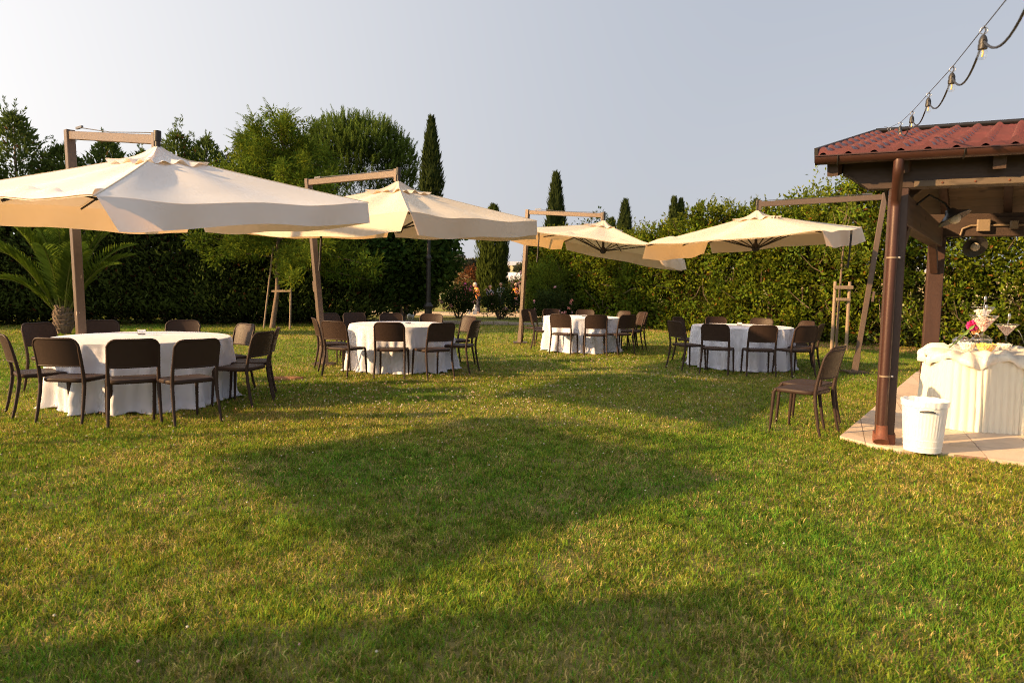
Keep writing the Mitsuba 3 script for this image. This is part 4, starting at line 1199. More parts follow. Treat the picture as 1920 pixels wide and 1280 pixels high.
def stone_pine(x, y, seed):
    rng = np.random.default_rng(seed)
    k = thing('stone_pine', 'broad round stone pine with upright pale shoots behind the second umbrella', 'tree')
    trunk(k, [(x, y, 0), (x + .2, y, 2.5), (x, y, 5.0)], 0.28, 0.16)
    cz, R = 5.75, np.array([2.55, 2.4, 2.3])
    n = 330
    d = unit(rng, n)
    d[:, 2] = np.where(d[:, 2] < -0.45, -d[:, 2], d[:, 2])
    lump = 0.80 + 0.32 * nfbm(d * 2.2 + 4, 3, 7)
    c = np.array([x, y, cz]) + d * R * (lump * rng.uniform(0.55, 0.98, n))[:, None]
    base = crown(rng, c, 0.45, 60, 0.20, 0.028, (0.030, 0.048, 0.012), out=0.6, up=0.8, jit=0.6, var=0.25)
    m = 1500
    d = unit(rng, m)
    d[:, 2] = np.where(d[:, 2] < -0.35, -d[:, 2], d[:, 2])
    lump = 0.84 + 0.30 * nfbm(d * 2.2 + 4, 3, 7)
    b = np.array([x, y, cz]) + d * R * (lump * rng.uniform(0.9, 1.02, m))[:, None]
    ax = norm(d * [0.45, 0.45, 0.2] + Z3 * 1.0 + rng.normal(size=(m, 3)) * 0.10)
    ll = rng.uniform(0.28, 0.62, m) * np.clip(0.75 + 0.4 * d[:, 2], 0.5, 1.2)
    q = 24
    s = np.tile(np.linspace(0, 1, q), m)
    i = np.repeat(np.arange(m), q)
    p = b[i] + ax[i] * (s * ll[i])[:, None]
    dd = ax[i] * 1.0 + unit(rng, m * q) * 0.55
    v, f = leaves(p, dd, unit(rng, m * q), 0.17 * (1.1 - 0.5 * s), 0.030, 0.0)
    col = np.array([0.105, 0.160, 0.030]) * (0.55 + 0.55 * s)[:, None] * rng.uniform(0.7, 1.25, m)[i][:, None]
    foliage(k, 'crown', stack([base, (v, f, np.repeat(col, 4, 0))]))


stone_pine(-6.75, 30.0, 211)


def cypress(x, y, h, R, n, seed, label, col=(0.045, 0.066, 0.018), z0=0.15, top=1.0):
    rng = np.random.default_rng(seed)
    k = thing('cypress_tree', label, 'tree', 'slim cypresses beyond the garden')
    trunk(k, [(x, y, 0), (x, y, h * .5), (x, y, h * .97)], 0.10, 0.012)
    z = z0 + (h - z0) * rng.random(n)
    t = (z - z0) / (h - z0)
    r = R * np.clip(np.minimum(1.0, 0.62 + 1.6 * t) * np.clip((1 - t) * 3.0 / top, 0, 1) ** 0.75, 0.03, 1)
    az = rng.uniform(0, 2 * PI, n)
    lump = nfbm(np.stack([np.cos(az) * 2.5 + seed, np.sin(az) * 2.5, z * 0.9], -1), 4, seed)
    r = r * np.clip(0.62 + 0.75 * lump, 0.5, 1.25)
    o = np.stack([np.cos(az), np.sin(az), 0 * az], -1)
    p = np.array([x, y, 0]) + o * (r * rng.random(n) ** 0.3)[:, None] + Z3 * z[:, None]
    sc = rng.uniform(0.6, 1.4, n)
    v, f = leaves(p, o * 0.33 + Z3 + unit(rng, n) * 0.28, o + unit(rng, n) * 0.6, 0.30 * sc, 0.075 * sc, 0.0)
    c = np.asarray(col) * (0.35 + 1.25 * lump)[:, None] * rng.uniform(0.75, 1.25, (n, 1))
    foliage(k, 'crown', (v, f, np.repeat(np.clip(c, .003, .5), 4, 0)))


cypress(-4.15, 35.0, 9.4, 0.55, 9000, 221, 'tallest slim cypress, standing dark right of the stone pine', (0.036, 0.052, 0.016))
cypress(-1.12, 38.0, 5.5, 0.84, 9000, 222, 'wide cypress in the gap below the second umbrella, behind the people', (0.06, 0.085, 0.018))
cypress(2.05, 35.0, 6.8, 0.62, 7000, 223, 'pointed cypress behind the arm of the farthest umbrella', (0.045, 0.064, 0.02), top=1.6)
cypress(6.3, 40.0, 6.15, 0.62, 6000, 224, 'cypress right of the farthest umbrella mast', (0.045, 0.064, 0.02), top=1.4)
cypress(5.7, 41.0, 5.2, 0.5, 4000, 225, 'shorter cypress beside the one right of the farthest mast', (0.045, 0.064, 0.02), top=1.4)
cypress(10.2, 45.0, 7.0, 0.55, 5000, 226, 'double tipped cypress top above the right hedge, left one', (0.05, 0.07, 0.02), top=1.5)
cypress(10.7, 45.2, 6.9, 0.5, 5000, 230, 'double tipped cypress top above the right hedge, right one', (0.05, 0.07, 0.02), top=1.5)
cypress(12.0, 45.5, 6.6, 0.42, 4000, 227, 'lone small cypress tip above the right hedge', (0.05, 0.07, 0.02), top=1.5)
cypress(15.6, 45.5, 7.0, 0.6, 4000, 228, 'cypress tip just left of the right umbrella mast', (0.05, 0.07, 0.02), top=1.5)
cypress(0.92, 30.5, 3.5, 0.42, 5000, 229, 'short cypress beside the leaning pole of the farthest umbrella', (0.055, 0.08, 0.018))


def blob_tree(name, label, cat, x, y, z0, R, n, per, L, W, col, seed, group=None, rad=0.4, stem=True, light=None, var=0.25, up=0.2):
    """a rounded crown of leaf clumps around (x, y), from height z0 up; R: half axes"""
    rng = np.random.default_rng(seed)
    k = thing(name, label, cat, group)
    R = np.asarray(R, float)
    d = unit(rng, n)
    lump = 0.70 + 0.55 * nfbm(d * 1.7 + seed, 3, seed)
    c = np.array([x, y, z0 + R[2]]) + d * R * (lump * rng.uniform(0.35, 0.95, n) ** 0.6)[:, None]
    c[:, 2] = np.maximum(c[:, 2], z0 + 0.12)
    if stem:
        for q in range(4):
            a = rng.uniform(0, 2 * PI)
            e = np.array([x + math.cos(a) * R[0] * .5, y + math.sin(a) * R[1] * .5, z0 + R[2] * 1.2])
            trunk(k, [(x + .08 * math.cos(a), y + .08 * math.sin(a), 0), (x + .3 * math.cos(a) * R[0], y + .3 * math.sin(a) * R[1], z0 * .6 + R[2] * .5), e], 0.03 + 0.02 * R[0], 0.008, name='stem', sides=6)
    foliage(k, 'crown', crown(rng, c, rad * rng.uniform(0.7, 1.25, n), per, L, W, col, var=var, light=light, up=up))
    return k


def blossoms(k, x, y, z0, R, n, col, seed, s=0.05, low=0.0):
    rng = np.random.default_rng(seed)
    d = unit(rng, n)
    d[:, 1] = -np.abs(d[:, 1])
    c = np.array([x, y, z0 + R[2]]) + d * np.asarray(R) * rng.uniform(0.85, 1.08, n)[:, None]
    c[:, 2] = np.maximum(c[:, 2], z0 + .3)
    v, f, cc = crown(rng, c, s * 0.5, 12, s, s * 0.8, col, var=0.15)
    foliage(k, 'blossom', (v, f, cc), 'painted_vc', kind='stuff')


blob_tree('fig_tree', 'dark broad leaved fig tree behind the black lamp post', 'tree', -3.95, 24.0 + 1.2, 0.55, (2.1, 1.6, 1.75), 230, 60, 0.20, 0.16, (0.048, 0.085, 0.017), 231, rad=0.5)
blob_tree('fig_tree', 'lower leafy side of the fig, left, beside the second umbrella pole', 'tree', -5.5, 25.6, 0.7, (1.5, 1.2, 1.5), 120, 55, 0.18, 0.13, (0.045, 0.078, 0.017), 232, rad=0.45)
RB = [(-4.15, 28.6, 0.95, 0.78, 'rose bush with white blooms around the left lamp post', (0.75, 0.70, 0.65)), (-2.25, 29.2, 0.85, 0.62, 'rose bush with a few pink blooms left of the orange clad person', (0.72, 0.36, 0.38)),
      (-0.50, 29.0, 0.9, 0.62, 'rose bush with a few pink blooms in front of the three heads', (0.72, 0.38, 0.36)), (1.55, 26.5, 0.85, 0.62, 'rose bush with pink blooms behind the farthest table', (0.74, 0.34, 0.36))]
for i, (x, y, r, hz, lb, cl) in enumerate(RB):
    k = blob_tree('rose_bush', lb, 'bush', x, y, 0.12, (r, r * .9, hz), 75, 55, 0.09, 0.05, (0.042, 0.062, 0.017), 240 + i, 'rose bushes beyond the kerb', rad=0.26)
    blossoms(k, x, y, 0.12, (r, r * .9, hz), 12, cl, 250 + i, 0.06)
blob_tree('bright_shrub', 'bright yellow green fine leaved shrub at the left end of the right hedge', 'shrub', 1.35, 27.8, 0.05, (0.85, 0.8, 1.2), 120, 90, 0.13, 0.022, (0.13, 0.18, 0.022), 261, rad=0.28, up=0.6)
blob_tree('red_shrub', 'reddish brown leaved shrub in the gap left of the wide cypress', 'shrub', -2.35, 38.5, 0.1, (1.0, 0.8, 1.15), 60, 50, 0.12, 0.07, (0.13, 0.06, 0.03), 262, rad=0.35)
k = blob_tree('oleander', 'oleander with pale pink blossom right of the wide cypress', 'shrub', 0.75, 37.0, 0.1, (0.95, 0.8, 1.15), 70, 50, 0.14, 0.04, (0.10, 0.13, 0.035), 263, rad=0.35)
blossoms(k, 0.75, 37.0, 0.1, (0.95, 0.8, 1.15), 40, (0.75, 0.42, 0.42), 264, 0.09)
k = blob_tree('oleander', 'flowering bush with magenta and peach blossom beside the orange clad person', 'shrub', -2.15, 36.2, 0.1, (0.55, 0.5, 0.72), 40, 50, 0.12, 0.04, (0.08, 0.10, 0.03), 265, rad=0.25)
blossoms(k, -2.25, 36.0, 0.35, (0.45, 0.4, 0.55), 26, (0.78, 0.10, 0.36), 266, 0.10)
blossoms(k, -2.35, 35.9, 0.35, (0.6, 0.4, 0.45), 30, (0.80, 0.45, 0.30), 267, 0.09)
# olive scrub and trees in the field seen through the gap
rng0 = np.random.default_rng(70)
for i in range(26):
    y = 48 + 3.6 * i + rng0.uniform(-1, 1)
    x = rng0.uniform(-0.16, 0.09) * y
    z0 = float(field_z(np.array(x), np.array(y))) if y > 62 else 0.0
    s = rng0.uniform(1.0, 1.9)
    rngk = np.random.default_rng(700 + i)
    kk = thing('olive_shrub', 'pale olive shrub, one of many in the field beyond the garden', 'shrub', 'olive shrubs in the field beyond the garden')
    cc = np.array([x, y, z0 + s * .55]) + unit(rngk, 40) * np.array([s * 1.1, s, s * .55]) * rngk.uniform(.5, 1, (40, 1))
    foliage(kk, 'crown', crown(rngk, cc, 0.42 * s, 32, 0.26, 0.13, (0.155, 0.165, 0.062), var=.2))
    trunk(kk, [(x, y, z0 - .2), (x, y, z0 + s * .7)], 0.08, 0.04)
for i, (x, y, s) in enumerate([(-17, 190, 5.0), (-14.0, 186, 3.6), (-11.5, 195, 3.0), (-8.6, 200, 3.4), (-20.5, 205, 4.0), (2.0, 210, 2.2), (4.6, 212, 1.8), (7.0, 214, 1.7), (-3.0, 210, 2.0)]):
    rngk = np.random.default_rng(740 + i)
    z0 = float(field_z(np.array(x), np.array(y)))
    kk = thing('far_tree', ('small dark tree on the far slope left of the wide cypress' if x < -6 else 'small dark tree on the far slope by the greenhouse, right of the wide cypress'), 'tree', 'far trees on the slope, left' if x < -6 else 'far trees on the slope, right')
    cc = np.array([x, y, z0 + s * .75]) + unit(rngk, 40) * np.array([s * .75, s * .7, s * .6]) * rngk.uniform(.4, 1, (40, 1))
    foliage(kk, 'crown', crown(rngk, cc, 0.30 * s, 30, 0.9, 0.6, (0.075, 0.085, 0.055), var=.2))
    trunk(kk, [(x, y, z0 - .3), (x, y, z0 + s * .8)], 0.2, 0.1)
# long white greenhouse on the slope: hoops and film
gh = thing('greenhouse', 'long low white greenhouse on the far slope', 'greenhouse')
gx, gy = 3.0, 150.0
gzz = float(field_z(np.array(gx), np.array(gy))) - 0.3
for q in range(3):
    ang = np.linspace(0, PI, 11)
    xs = np.linspace(4.5, 34, 12)
    v = np.array([[gx - 9 + x, gy + q * 6 - 3 * math.cos(t), gzz + 1.0 + 1.5 * math.sin(t)] for x in xs for t in ang])
    part(gh, 'film_roof', (v, grid_faces(12, 11)), 'sheet_white', True)
part(gh, 'side_wall', bar((gx - 4.5, gy - 3, gzz + .5), (gx + 25, gy - 3, gzz + .5), 0.1, 1.2), 'sheet_white')


# ---------------------------------------------------------------- the long sunlit hedge at right
HP = np.array([(0.9, 30.2), (4.5, 24.0), (8.2, 18.9), (10.6, 16.7), (14.5, 13.6)])


def right_hedge():
    rng = np.random.default_rng(300)
    k = thing('hedge', 'tall sunlit green laurel hedge along the right side of the lawn', 'hedge')
    seg = np.diff(HP, axis=0)
    ln = np.linalg.norm(seg, axis=1)
    cum = np.concatenate([[0], np.cumsum(ln)])

    def at(s):
        i = np.clip(np.searchsorted(cum, s, side='right') - 1, 0, len(ln) - 1)
        f = (s - cum[i]) / ln[i]
        d = seg[i] / ln[i][:, None]
        return HP[i] + seg[i] * f[:, None], np.stack([d[:, 1], -d[:, 0]], -1) * -1

    def top(s):
        return 2.95 + 1.25 * nfbm(np.stack([s * 0.62, 0 * s, 0 * s], -1), 4, 2) + 1.0 * np.exp(-((s - 15.0) / 2.2) ** 2) - 0.35 * np.exp(-((s - 4.0) / 2.2) ** 2)
    n = 3300
    s = rng.random(n) * cum[-1]
    p, nn = at(s)
    # nn points to the back; lumps push the face in and out
    h = top(s)
    z = h * rng.random(n) ** 0.85
    lump = nfbm(np.stack([s * 0.75, z * 0.75, 0 * s], -1), 3, 9)
    depth = rng.random(n) ** 1.5 * 1.5 - 1.0 * (lump - 0.40) + 0.10 * z / 4
    c = np.column_stack([p + nn * depth[:, None], z])
    L1 = crown(rng, c, rng.uniform(0.14, 0.36, n), 36, 0.118, 0.060, (0.104, 0.145, 0.014), out=0.75, up=0.25, jit=0.75, var=0.42, light=((0.20, 0.085, 0.02), 0.02))
    # older dull leaves deeper inside
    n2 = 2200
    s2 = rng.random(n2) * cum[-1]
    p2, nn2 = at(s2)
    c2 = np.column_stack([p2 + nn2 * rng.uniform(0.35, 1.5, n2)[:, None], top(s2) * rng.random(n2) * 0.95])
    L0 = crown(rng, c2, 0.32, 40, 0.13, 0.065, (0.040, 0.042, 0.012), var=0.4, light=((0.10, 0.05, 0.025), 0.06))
    # loose upright shoots on the top and out of the face
    m = 420
    s = rng.random(m) * cum[-1]
    p, nn = at(s)
    zt = top(s)
    b = np.column_stack([p + nn * rng.uniform(-0.3, 0.9, m)[:, None], zt - 0.1])
    q = 14
    i = np.repeat(np.arange(m), q)
    t = np.tile(np.linspace(0, 1, q), m)
    dirs = norm(Z3 + rng.normal(size=(m, 3)) * 0.35)
    ll = rng.uniform(0.2, 0.55, m)
    lv, lf = leaves(b[i] + dirs[i] * (t * ll[i])[:, None], dirs[i] + unit(rng, m * q) * 0.9, unit(rng, m * q), 0.10, 0.045)
    L2 = (lv, lf, np.repeat(np.array([[0.12, 0.15, 0.02]]) * rng.uniform(0.6, 1.3, (m * q, 1)), 4, 0))
    foliage(k, 'foliage', stack([L0, L1, L2]))
    rs = rng.random(150) * cum[-1]
    p, nn = at(rs)
    tw = []
    for j in range(150):
        a = np.array([*(p[j] + nn[j] * rng.uniform(0.0, 0.5)), rng.uniform(0.1, 3.2)])
        d = norm(np.array([*(-nn[j] * rng.uniform(0.1, 1.0)), rng.uniform(-0.2, 1.2)]) + rng.normal(size=3) * 0.5)
        tw.append(tube([a, a + d * 0.35 + rng.normal(size=3) * 0.05, a + d * rng.uniform(0.6, 0.95)], [0.012, 0.009, 0.004], 5, cap=False))
    part(k, 'twigs', join(*tw), 'trunk_bark', True, kind='stuff')
    for j, ss in enumerate(np.linspace(0.5, cum[-1] - .5, 14)):
        p, nn = at(np.array([ss]))
        q0 = np.array([*(p[0] + nn[0] * 0.7), 0])
        trunk(k, [q0, q0 + [rng.normal() * .15, 0, 1.6], q0 + [rng.normal() * .2, .1, 3.0]], 0.06, 0.02, name='stem', sides=6)


right_hedge()
blob_tree('garden_tree', 'round green tree behind the farthest umbrella mast', 'tree', 4.3, 36.0, 1.2, (1.5, 1.4, 2.05), 90, 50, 0.17, 0.08, (0.085, 0.115, 0.02), 311, rad=0.45)
blob_tree('garden_tree', 'bushy green tree rising above the hedge behind the right umbrella', 'tree', 8.9, 20.9, 0.6, (1.5, 1.2, 2.05), 150, 50, 0.12, 0.055, (0.125, 0.165, 0.014), 312, rad=0.38)
blob_tree('garden_tree', 'bushy green tree above the hedge at the gazebo eave', 'tree', 10.0, 19.8, 0.6, (1.4, 1.2, 2.15), 130, 50, 0.12, 0.055, (0.125, 0.165, 0.014), 313, rad=0.38)
blob_tree('garden_tree', 'tree behind the gazebo, a few leaves showing above the ridge at the right edge', 'tree', 12.3, 14.4, 2.6, (1.85, 1.4, 1.5), 120, 45, 0.12, 0.06, (0.13, 0.14, 0.025), 314, rad=0.38)

# staked young tree at right
yt = thing('young_tree', 'thin staked young tree in front of the right hedge', 'tree')
tx, ty = 7.78, 16.7
trunk(yt, [(tx, ty, 0), (tx + .02, ty, 1.4), (tx + .05, ty, 2.6), (tx + .1, ty, 3.7)], 0.034, 0.010)
_rg = np.random.default_rng(320)
_c = np.array([[tx + _rg.normal() * .38, ty + _rg.normal() * .3, _rg.uniform(2.05, 3.7)] for _ in range(34)])
for q in range(6):
    trunk(yt, [(tx + .04, ty, 1.9 + .25 * q), tuple(_c[q * 4])], 0.010, 0.004, name='branch', sides=5)
foliage(yt, 'crown', crown(_rg, _c, 0.17, 26, 0.10, 0.045, (0.12, 0.15, 0.02)))
for dx, w in ((-0.145, 'left'), (0.20, 'right')):
    one('tree_stake', f'pale wooden stake on the {w} of the thin young tree by the right hedge', 'stake', tube([(tx + dx, ty - .1, 0), (tx + dx * .98, ty - .1, .9), (tx + dx, ty - .1, 1.64)], [0.040, 0.038, 0.036], 9), 'stake_wood', 40, 'stakes of the right young tree')
one('tie_bar', 'upper cross bar between the two stakes by the right hedge', 'bar', bar((tx - .2, ty - .165, 1.50), (tx + .25, ty - .165, 1.505), 0.04, 0.085, ch=.006), 'stake_wood', group='cross bars of the right stakes')
one('tie_bar', 'lower cross bar between the two stakes by the right hedge', 'bar', bar((tx - .12, ty - .165, 1.22), (tx + .2, ty - .165, 1.22), 0.04, 0.07, ch=.006), 'stake_wood', group='cross bars of the right stakes')


# ---------------------------------------------------------------- palm
def palm(x, y, seed):
    rng = np.random.default_rng(seed)
    k = thing('palm', 'young feather palm with arching fronds behind the nearest umbrella pole', 'palm')
    tr = part(k, 'trunk', lathe([(0.14, 0.0), (0.165, 0.15), (0.17, 0.28), (0.14, 0.46), (0.12, 0.62), (0.0, 0.66)], 18, (x, y, 0)), 'trunk_bark', True)
    sc = []
    for i in range(110):
        a, z = i * 2.399, 0.03 + 0.58 * i / 110
        r = 0.15 if z < 0.34 else 0.15 - 0.3 * (z - 0.38)
        o = np.array([math.cos(a), math.sin(a), 0])
        b = np.array([x, y, z]) + o * r
        sc.append(bar(b, b + o * 0.08 + Z3 * rng.uniform(0.10, 0.2), 0.075, 0.025, up=o))
    part(tr, 'leaf_base', join(*sc), 'trunk_bark', kind='stuff')
    fr = [(180, 52, 2.6), (205, 42, 2.3), (160, 66, 2.5), (140, 46, 2.5), (100, 74, 2.4), (70, 80, 2.5), (20, 74, 2.4), (0, 58, 3.0), (-8, 48, 3.35), (12, 44, 3.3), (-25, 60, 2.6), (-60, 70, 2.2), (-100, 62, 2.0), (-130, 60, 2.2), (-80, 45, 1.9),
          (225, 60, 2.3), (185, 30, 2.0), (-150, 38, 2.2), (-35, 36, 2.0), (50, 55, 2.4), (120, 60, 2.4), (80, 50, 2.2), (-170, 74, 2.5), (-10, 28, 1.9), (-50, 42, 2.2), (190, 20, 1.6), (30, 35, 2.1), (-90, 75, 2.5), (-45, 78, 2.6), (170, 80, 2.6), (0, 40, 2.4), (200, 55, 2.5)]
    for az, el, L in fr:
        L *= 1.08
        a, e = math.radians(az + rng.normal() * 5), math.radians(min(44 + el * 0.60, 87) + rng.normal() * 3)
        o = np.array([math.cos(a), math.sin(a), 0])
        n = 22
        s = np.linspace(0, 1, n)
        ang = e - (0.30 + 0.95 * math.cos(e)) * s ** 2.4 * 1.15
        dx = np.cumsum(np.cos(ang)) * L / n
        dz = np.cumsum(np.sin(ang)) * L / n
        P = np.array([x, y, 0.42]) + o * (0.06 + dx)[:, None] + Z3 * dz[:, None]
        rac = tube(P, np.linspace(0.026, 0.005, n), 5, cap=False)
        m = 50
        t = np.linspace(0.16, 0.995, m)
        pos = np.stack([np.interp(t, s, P[:, j]) for j in range(3)], -1)
        tan = norm(np.gradient(pos, axis=0))
        side = norm(np.cross(tan, np.cross(o, Z3) * 0 + norm(np.cross(tan, np.cross(tan, Z3)))))
        side = norm(np.cross(tan, Z3))
        upv = np.cross(side, tan)
        parts_ = []
        ll = 0.50 * np.clip(np.sin(PI * np.clip(t * 0.86 + 0.08, 0, 1)) ** 0.6, 0.25, 1)
        for sg_ in (-1, 1):
            d = side * sg_ * 0.72 + tan * 0.62 + upv * 0.42 + rng.normal(size=(m, 3)) * 0.05
            lv, lf = leaves(pos, d, upv + side * sg_ * -0.3, ll * rng.uniform(.9, 1.08, m), 0.028, 0.18)
            parts_.append((lv, lf, np.repeat(np.array([[0.150, 0.220, 0.030]]) * rng.uniform(0.75, 1.25, (m, 1)), 4, 0)))
        parts_.append((np.array(rac.vertices), np.array(rac.faces), np.tile([[0.17, 0.19, 0.05]], (len(rac.vertices), 1))))
        foliage(k, 'frond', stack(parts_))


palm(-11.35, 17.6, 401)


# ---------------------------------------------------------------- lamp posts
def lamp_post(x, y, h, label):
    k = thing('lamp_post', label, 'lamp post', 'black lamp posts in the garden')
    part(k, 'pedestal', lathe([(0.0, 0.0), (0.17, 0.0), (0.17, 0.08), (0.13, 0.12), (0.125, 0.55), (0.16, 0.60), (0.17, 0.68), (0.12, 0.74), (0.085, 0.80), (0.0, 0.8)], 20, (x, y, 0)), 'dark_metal', 40)
    part(k, 'pole', lathe([(0.085, 0.78), (0.078, 2.2), (0.095, 2.22), (0.10, 2.30), (0.075, 2.34), (0.060, 2.4), (0.052, h), (0.03, h + .06), (0.03, h + .12), (0.0, h + .18)], 18, (x, y, 0)), 'dark_metal', 40)
    for s in (-1, 1):
        c = np.array([x, y, h - 0.22])
        pts = [c + [s * (0.05 + 0.17 * t), 0, 0.22 * math.sin(PI * t * 0.95) - 0.05 * t] for t in np.linspace(0, 1, 9)] + [c + [s * 0.33, 0, -0.02], c + [s * 0.36, 0, 0.06], c + [s * 0.31, 0, 0.09]]
        arm = part(k, 'scroll_arm', tube(pts, 0.014, 6), 'dark_metal', True)
        b = c + [s * 0.24, 0, -0.05]
        part(arm, 'lantern', lathe([(0.0, 0.02), (0.05, 0.0), (0.10, -0.05), (0.10, -0.07), (0.075, -0.22), (0.03, -0.25), (0.0, -0.25)][::-1], 8, b), 'dark_metal')


lamp_post(-2.82, 23.3, 3.45, 'black lamp post standing behind the middle left table')
lamp_post(5.55, 30.0 - 5.3, 3.25, 'black lamp post before the right hedge between the two right umbrellas')


# ---------------------------------------------------------------- people in the garden, far off
def skel(bones, res=0.035):
    ms = []
    for a, ra, b, rb in bones:
        s1 = manifold3d.Manifold.sphere(ra, 14).translate(list(map(float, a)))
        s2 = manifold3d.Manifold.sphere(rb, 14).translate(list(map(float, b)))
        ms.append(manifold3d.Manifold.batch_hull([s1, s2]))
    m = ms[0]
    for q in ms[1:]:
        m = m + q
    m = m.refine_to_length(res).to_mesh()
    t = trimesh.Trimesh(np.array(m.vert_properties[:, :3]), np.array(m.tri_verts), process=True)
    trimesh.smoothing.filter_taubin(t, iterations=8)
    return t


def person(x, y, h, az, label, shirt, trousers, hair, lean=0.0, raise_=0.3, long_hair=False, sleeves=True):
    """az: the way the figure faces; lean: forward bend of the trunk"""
    k = thing('person', label, 'person')
    S = h / 1.7
    M = np.eye(4)
    c, s = math.cos(az), math.sin(az)
    M[:3, 0], M[:3, 1], M[:3, 3] = [s, -c, 0], [c, s, 0], [x, y, 0.0]
    M[:3, :3] = M[:3, :3] * S

    def fin(m):
        m.apply_transform(M)
        return m
    hip, ch = np.array([0, 0, 0.90]), np.array([0, 0.42 * math.sin(lean), 0.90 + 0.42 * math.cos(lean)])
    nk = ch + np.array([0, 0.13 * math.sin(lean), 0.13 * math.cos(lean)])
    hd = nk + np.array([0, 0.03 + 0.12 * math.sin(lean), 0.16 * math.cos(lean)])
    B, Sh, Tr = [], [], []
    B += [(hip, .12, ch, .13), (ch, .10, nk, .05), (nk, .05, hd, .06), (hd - [0, 0, .01], .085, hd + [0, .012, .045], .092), (hd + [0, .06, -.05], .045, hd, .06), (hd + [0, .095, .01], .016, hd + [0, .09, -.015], .018)]
    for sd in (-1, 1):
        B += [(hd + [sd * .085, 0, .0], .02, hd + [sd * .088, -.005, .03], .02)]
        hj, kn, an = hip + [sd * .09, 0, -.02], np.array([sd * .10, .03, .48]), np.array([sd * .10, -.02, .07])
        B += [(hj, .085, kn, .055), (kn, .055, an, .037), (an, .037, an + [0, .14, -.035], .03)]
        Tr += [(hip + [0, 0, .03], .135, hj, .115), (hj, .105, kn, .075), (kn, .075, an + [0, 0, .04], .06)]
        sh = ch + [sd * .17, 0, .03]
        el = sh + np.array([sd * .05, .06 + .2 * raise_, -.27])
        wr = el + np.array([-sd * .05, .20, -.05 + .22 * raise_])
        B += [(ch + [0, 0, .04], .08, sh, .055), (sh, .05, el, .038), (el, .037, wr, .027)]
        for f in range(4):
            B += [(wr, .024, wr + [sd * .012 * (f - 1.5), .075 + .006 * (f % 3), -.02 - .008 * f], .0095)]
        B += [(wr, .02, wr + [-sd * .045, .04, 0], .011)]
        Sh += [(ch + [0, 0, .03], .11, sh, .072), (sh, .066, el if sleeves else sh + (el - sh) * .5, .056)]
    Sh += [(hip + [0, 0, .0], .145, ch, .155), (ch, .13, nk - (nk - ch) * .35, .075)]
    put(k, fin(skel(B, 0.04)), 'skin', True)
    part(k, 'shirt', fin(skel(Sh, 0.05)), shirt, True)
    part(k, 'trousers', fin(skel(Tr, 0.05)), trousers, True)
    H = [(hd + [0, -.012, .045], .105, hd + [0, -.03, .01], .10)]
    if long_hair:
        H += [(hd + [0, -.03, .0], .10, hd + [0, -.06, -.2], .08), (hd + [.07, 0, 0], .05, hd + [.08, -.03, -.18], .045), (hd + [-.07, 0, 0], .05, hd + [-.08, -.03, -.18], .045)]
    part(k, 'hair', fin(skel(H, 0.03)), hair, True)


person(-1.68, 34.2, 1.50, math.radians(200), 'person in a bright orange patterned top with grey white hair and dark trousers, standing', 'cloth_orange', 'cloth_navy', 'hair_white', lean=0.30, raise_=0.4)
person(-1.18, 36.0, 1.36, math.radians(-60), 'person in a pale lilac shirt with short reddish hair behind the rose bush', 'cloth_lilac', 'cloth_navy', 'hair_red')
person(-0.62, 36.6, 1.50, math.radians(-110), 'person in a light blue shirt with brown hair behind the rose bush, the tallest there', 'cloth_blue', 'cloth_navy', 'hair_brown')
person(0.16, 35.6, 1.50, math.radians(-100), 'person with long dark hair and an orange sleeveless top beside the pole', 'cloth_orange', 'cloth_navy', 'hair_dark', long_hair=True, sleeves=False)


def lantern(x, y, r, h, label):
    k = thing('garden_lantern', label, 'lantern', 'small white things on the path')
    part(k, 'body', lathe([(0, 0), (r, 0), (r * 1.05, h * .55), (r * .6, h * .75), (r * .35, h * .85), (r * .4, h), (0, h)], 16, (x, y, 0.004)), 'white_plastic', 40)


lantern(-2.10, 33.0, 0.10, 0.30, 'small white lantern on the tan path at the orange clad person, left one')
lantern(-1.80, 33.2, 0.10, 0.46, 'taller white lantern on the tan path at the orange clad person, right one')
one('white_globe', 'small white globe on the ground before the white rose bush', 'globe', ball((-3.98, 27.2, 0.13), 0.14, 2), 'white_plastic', True)


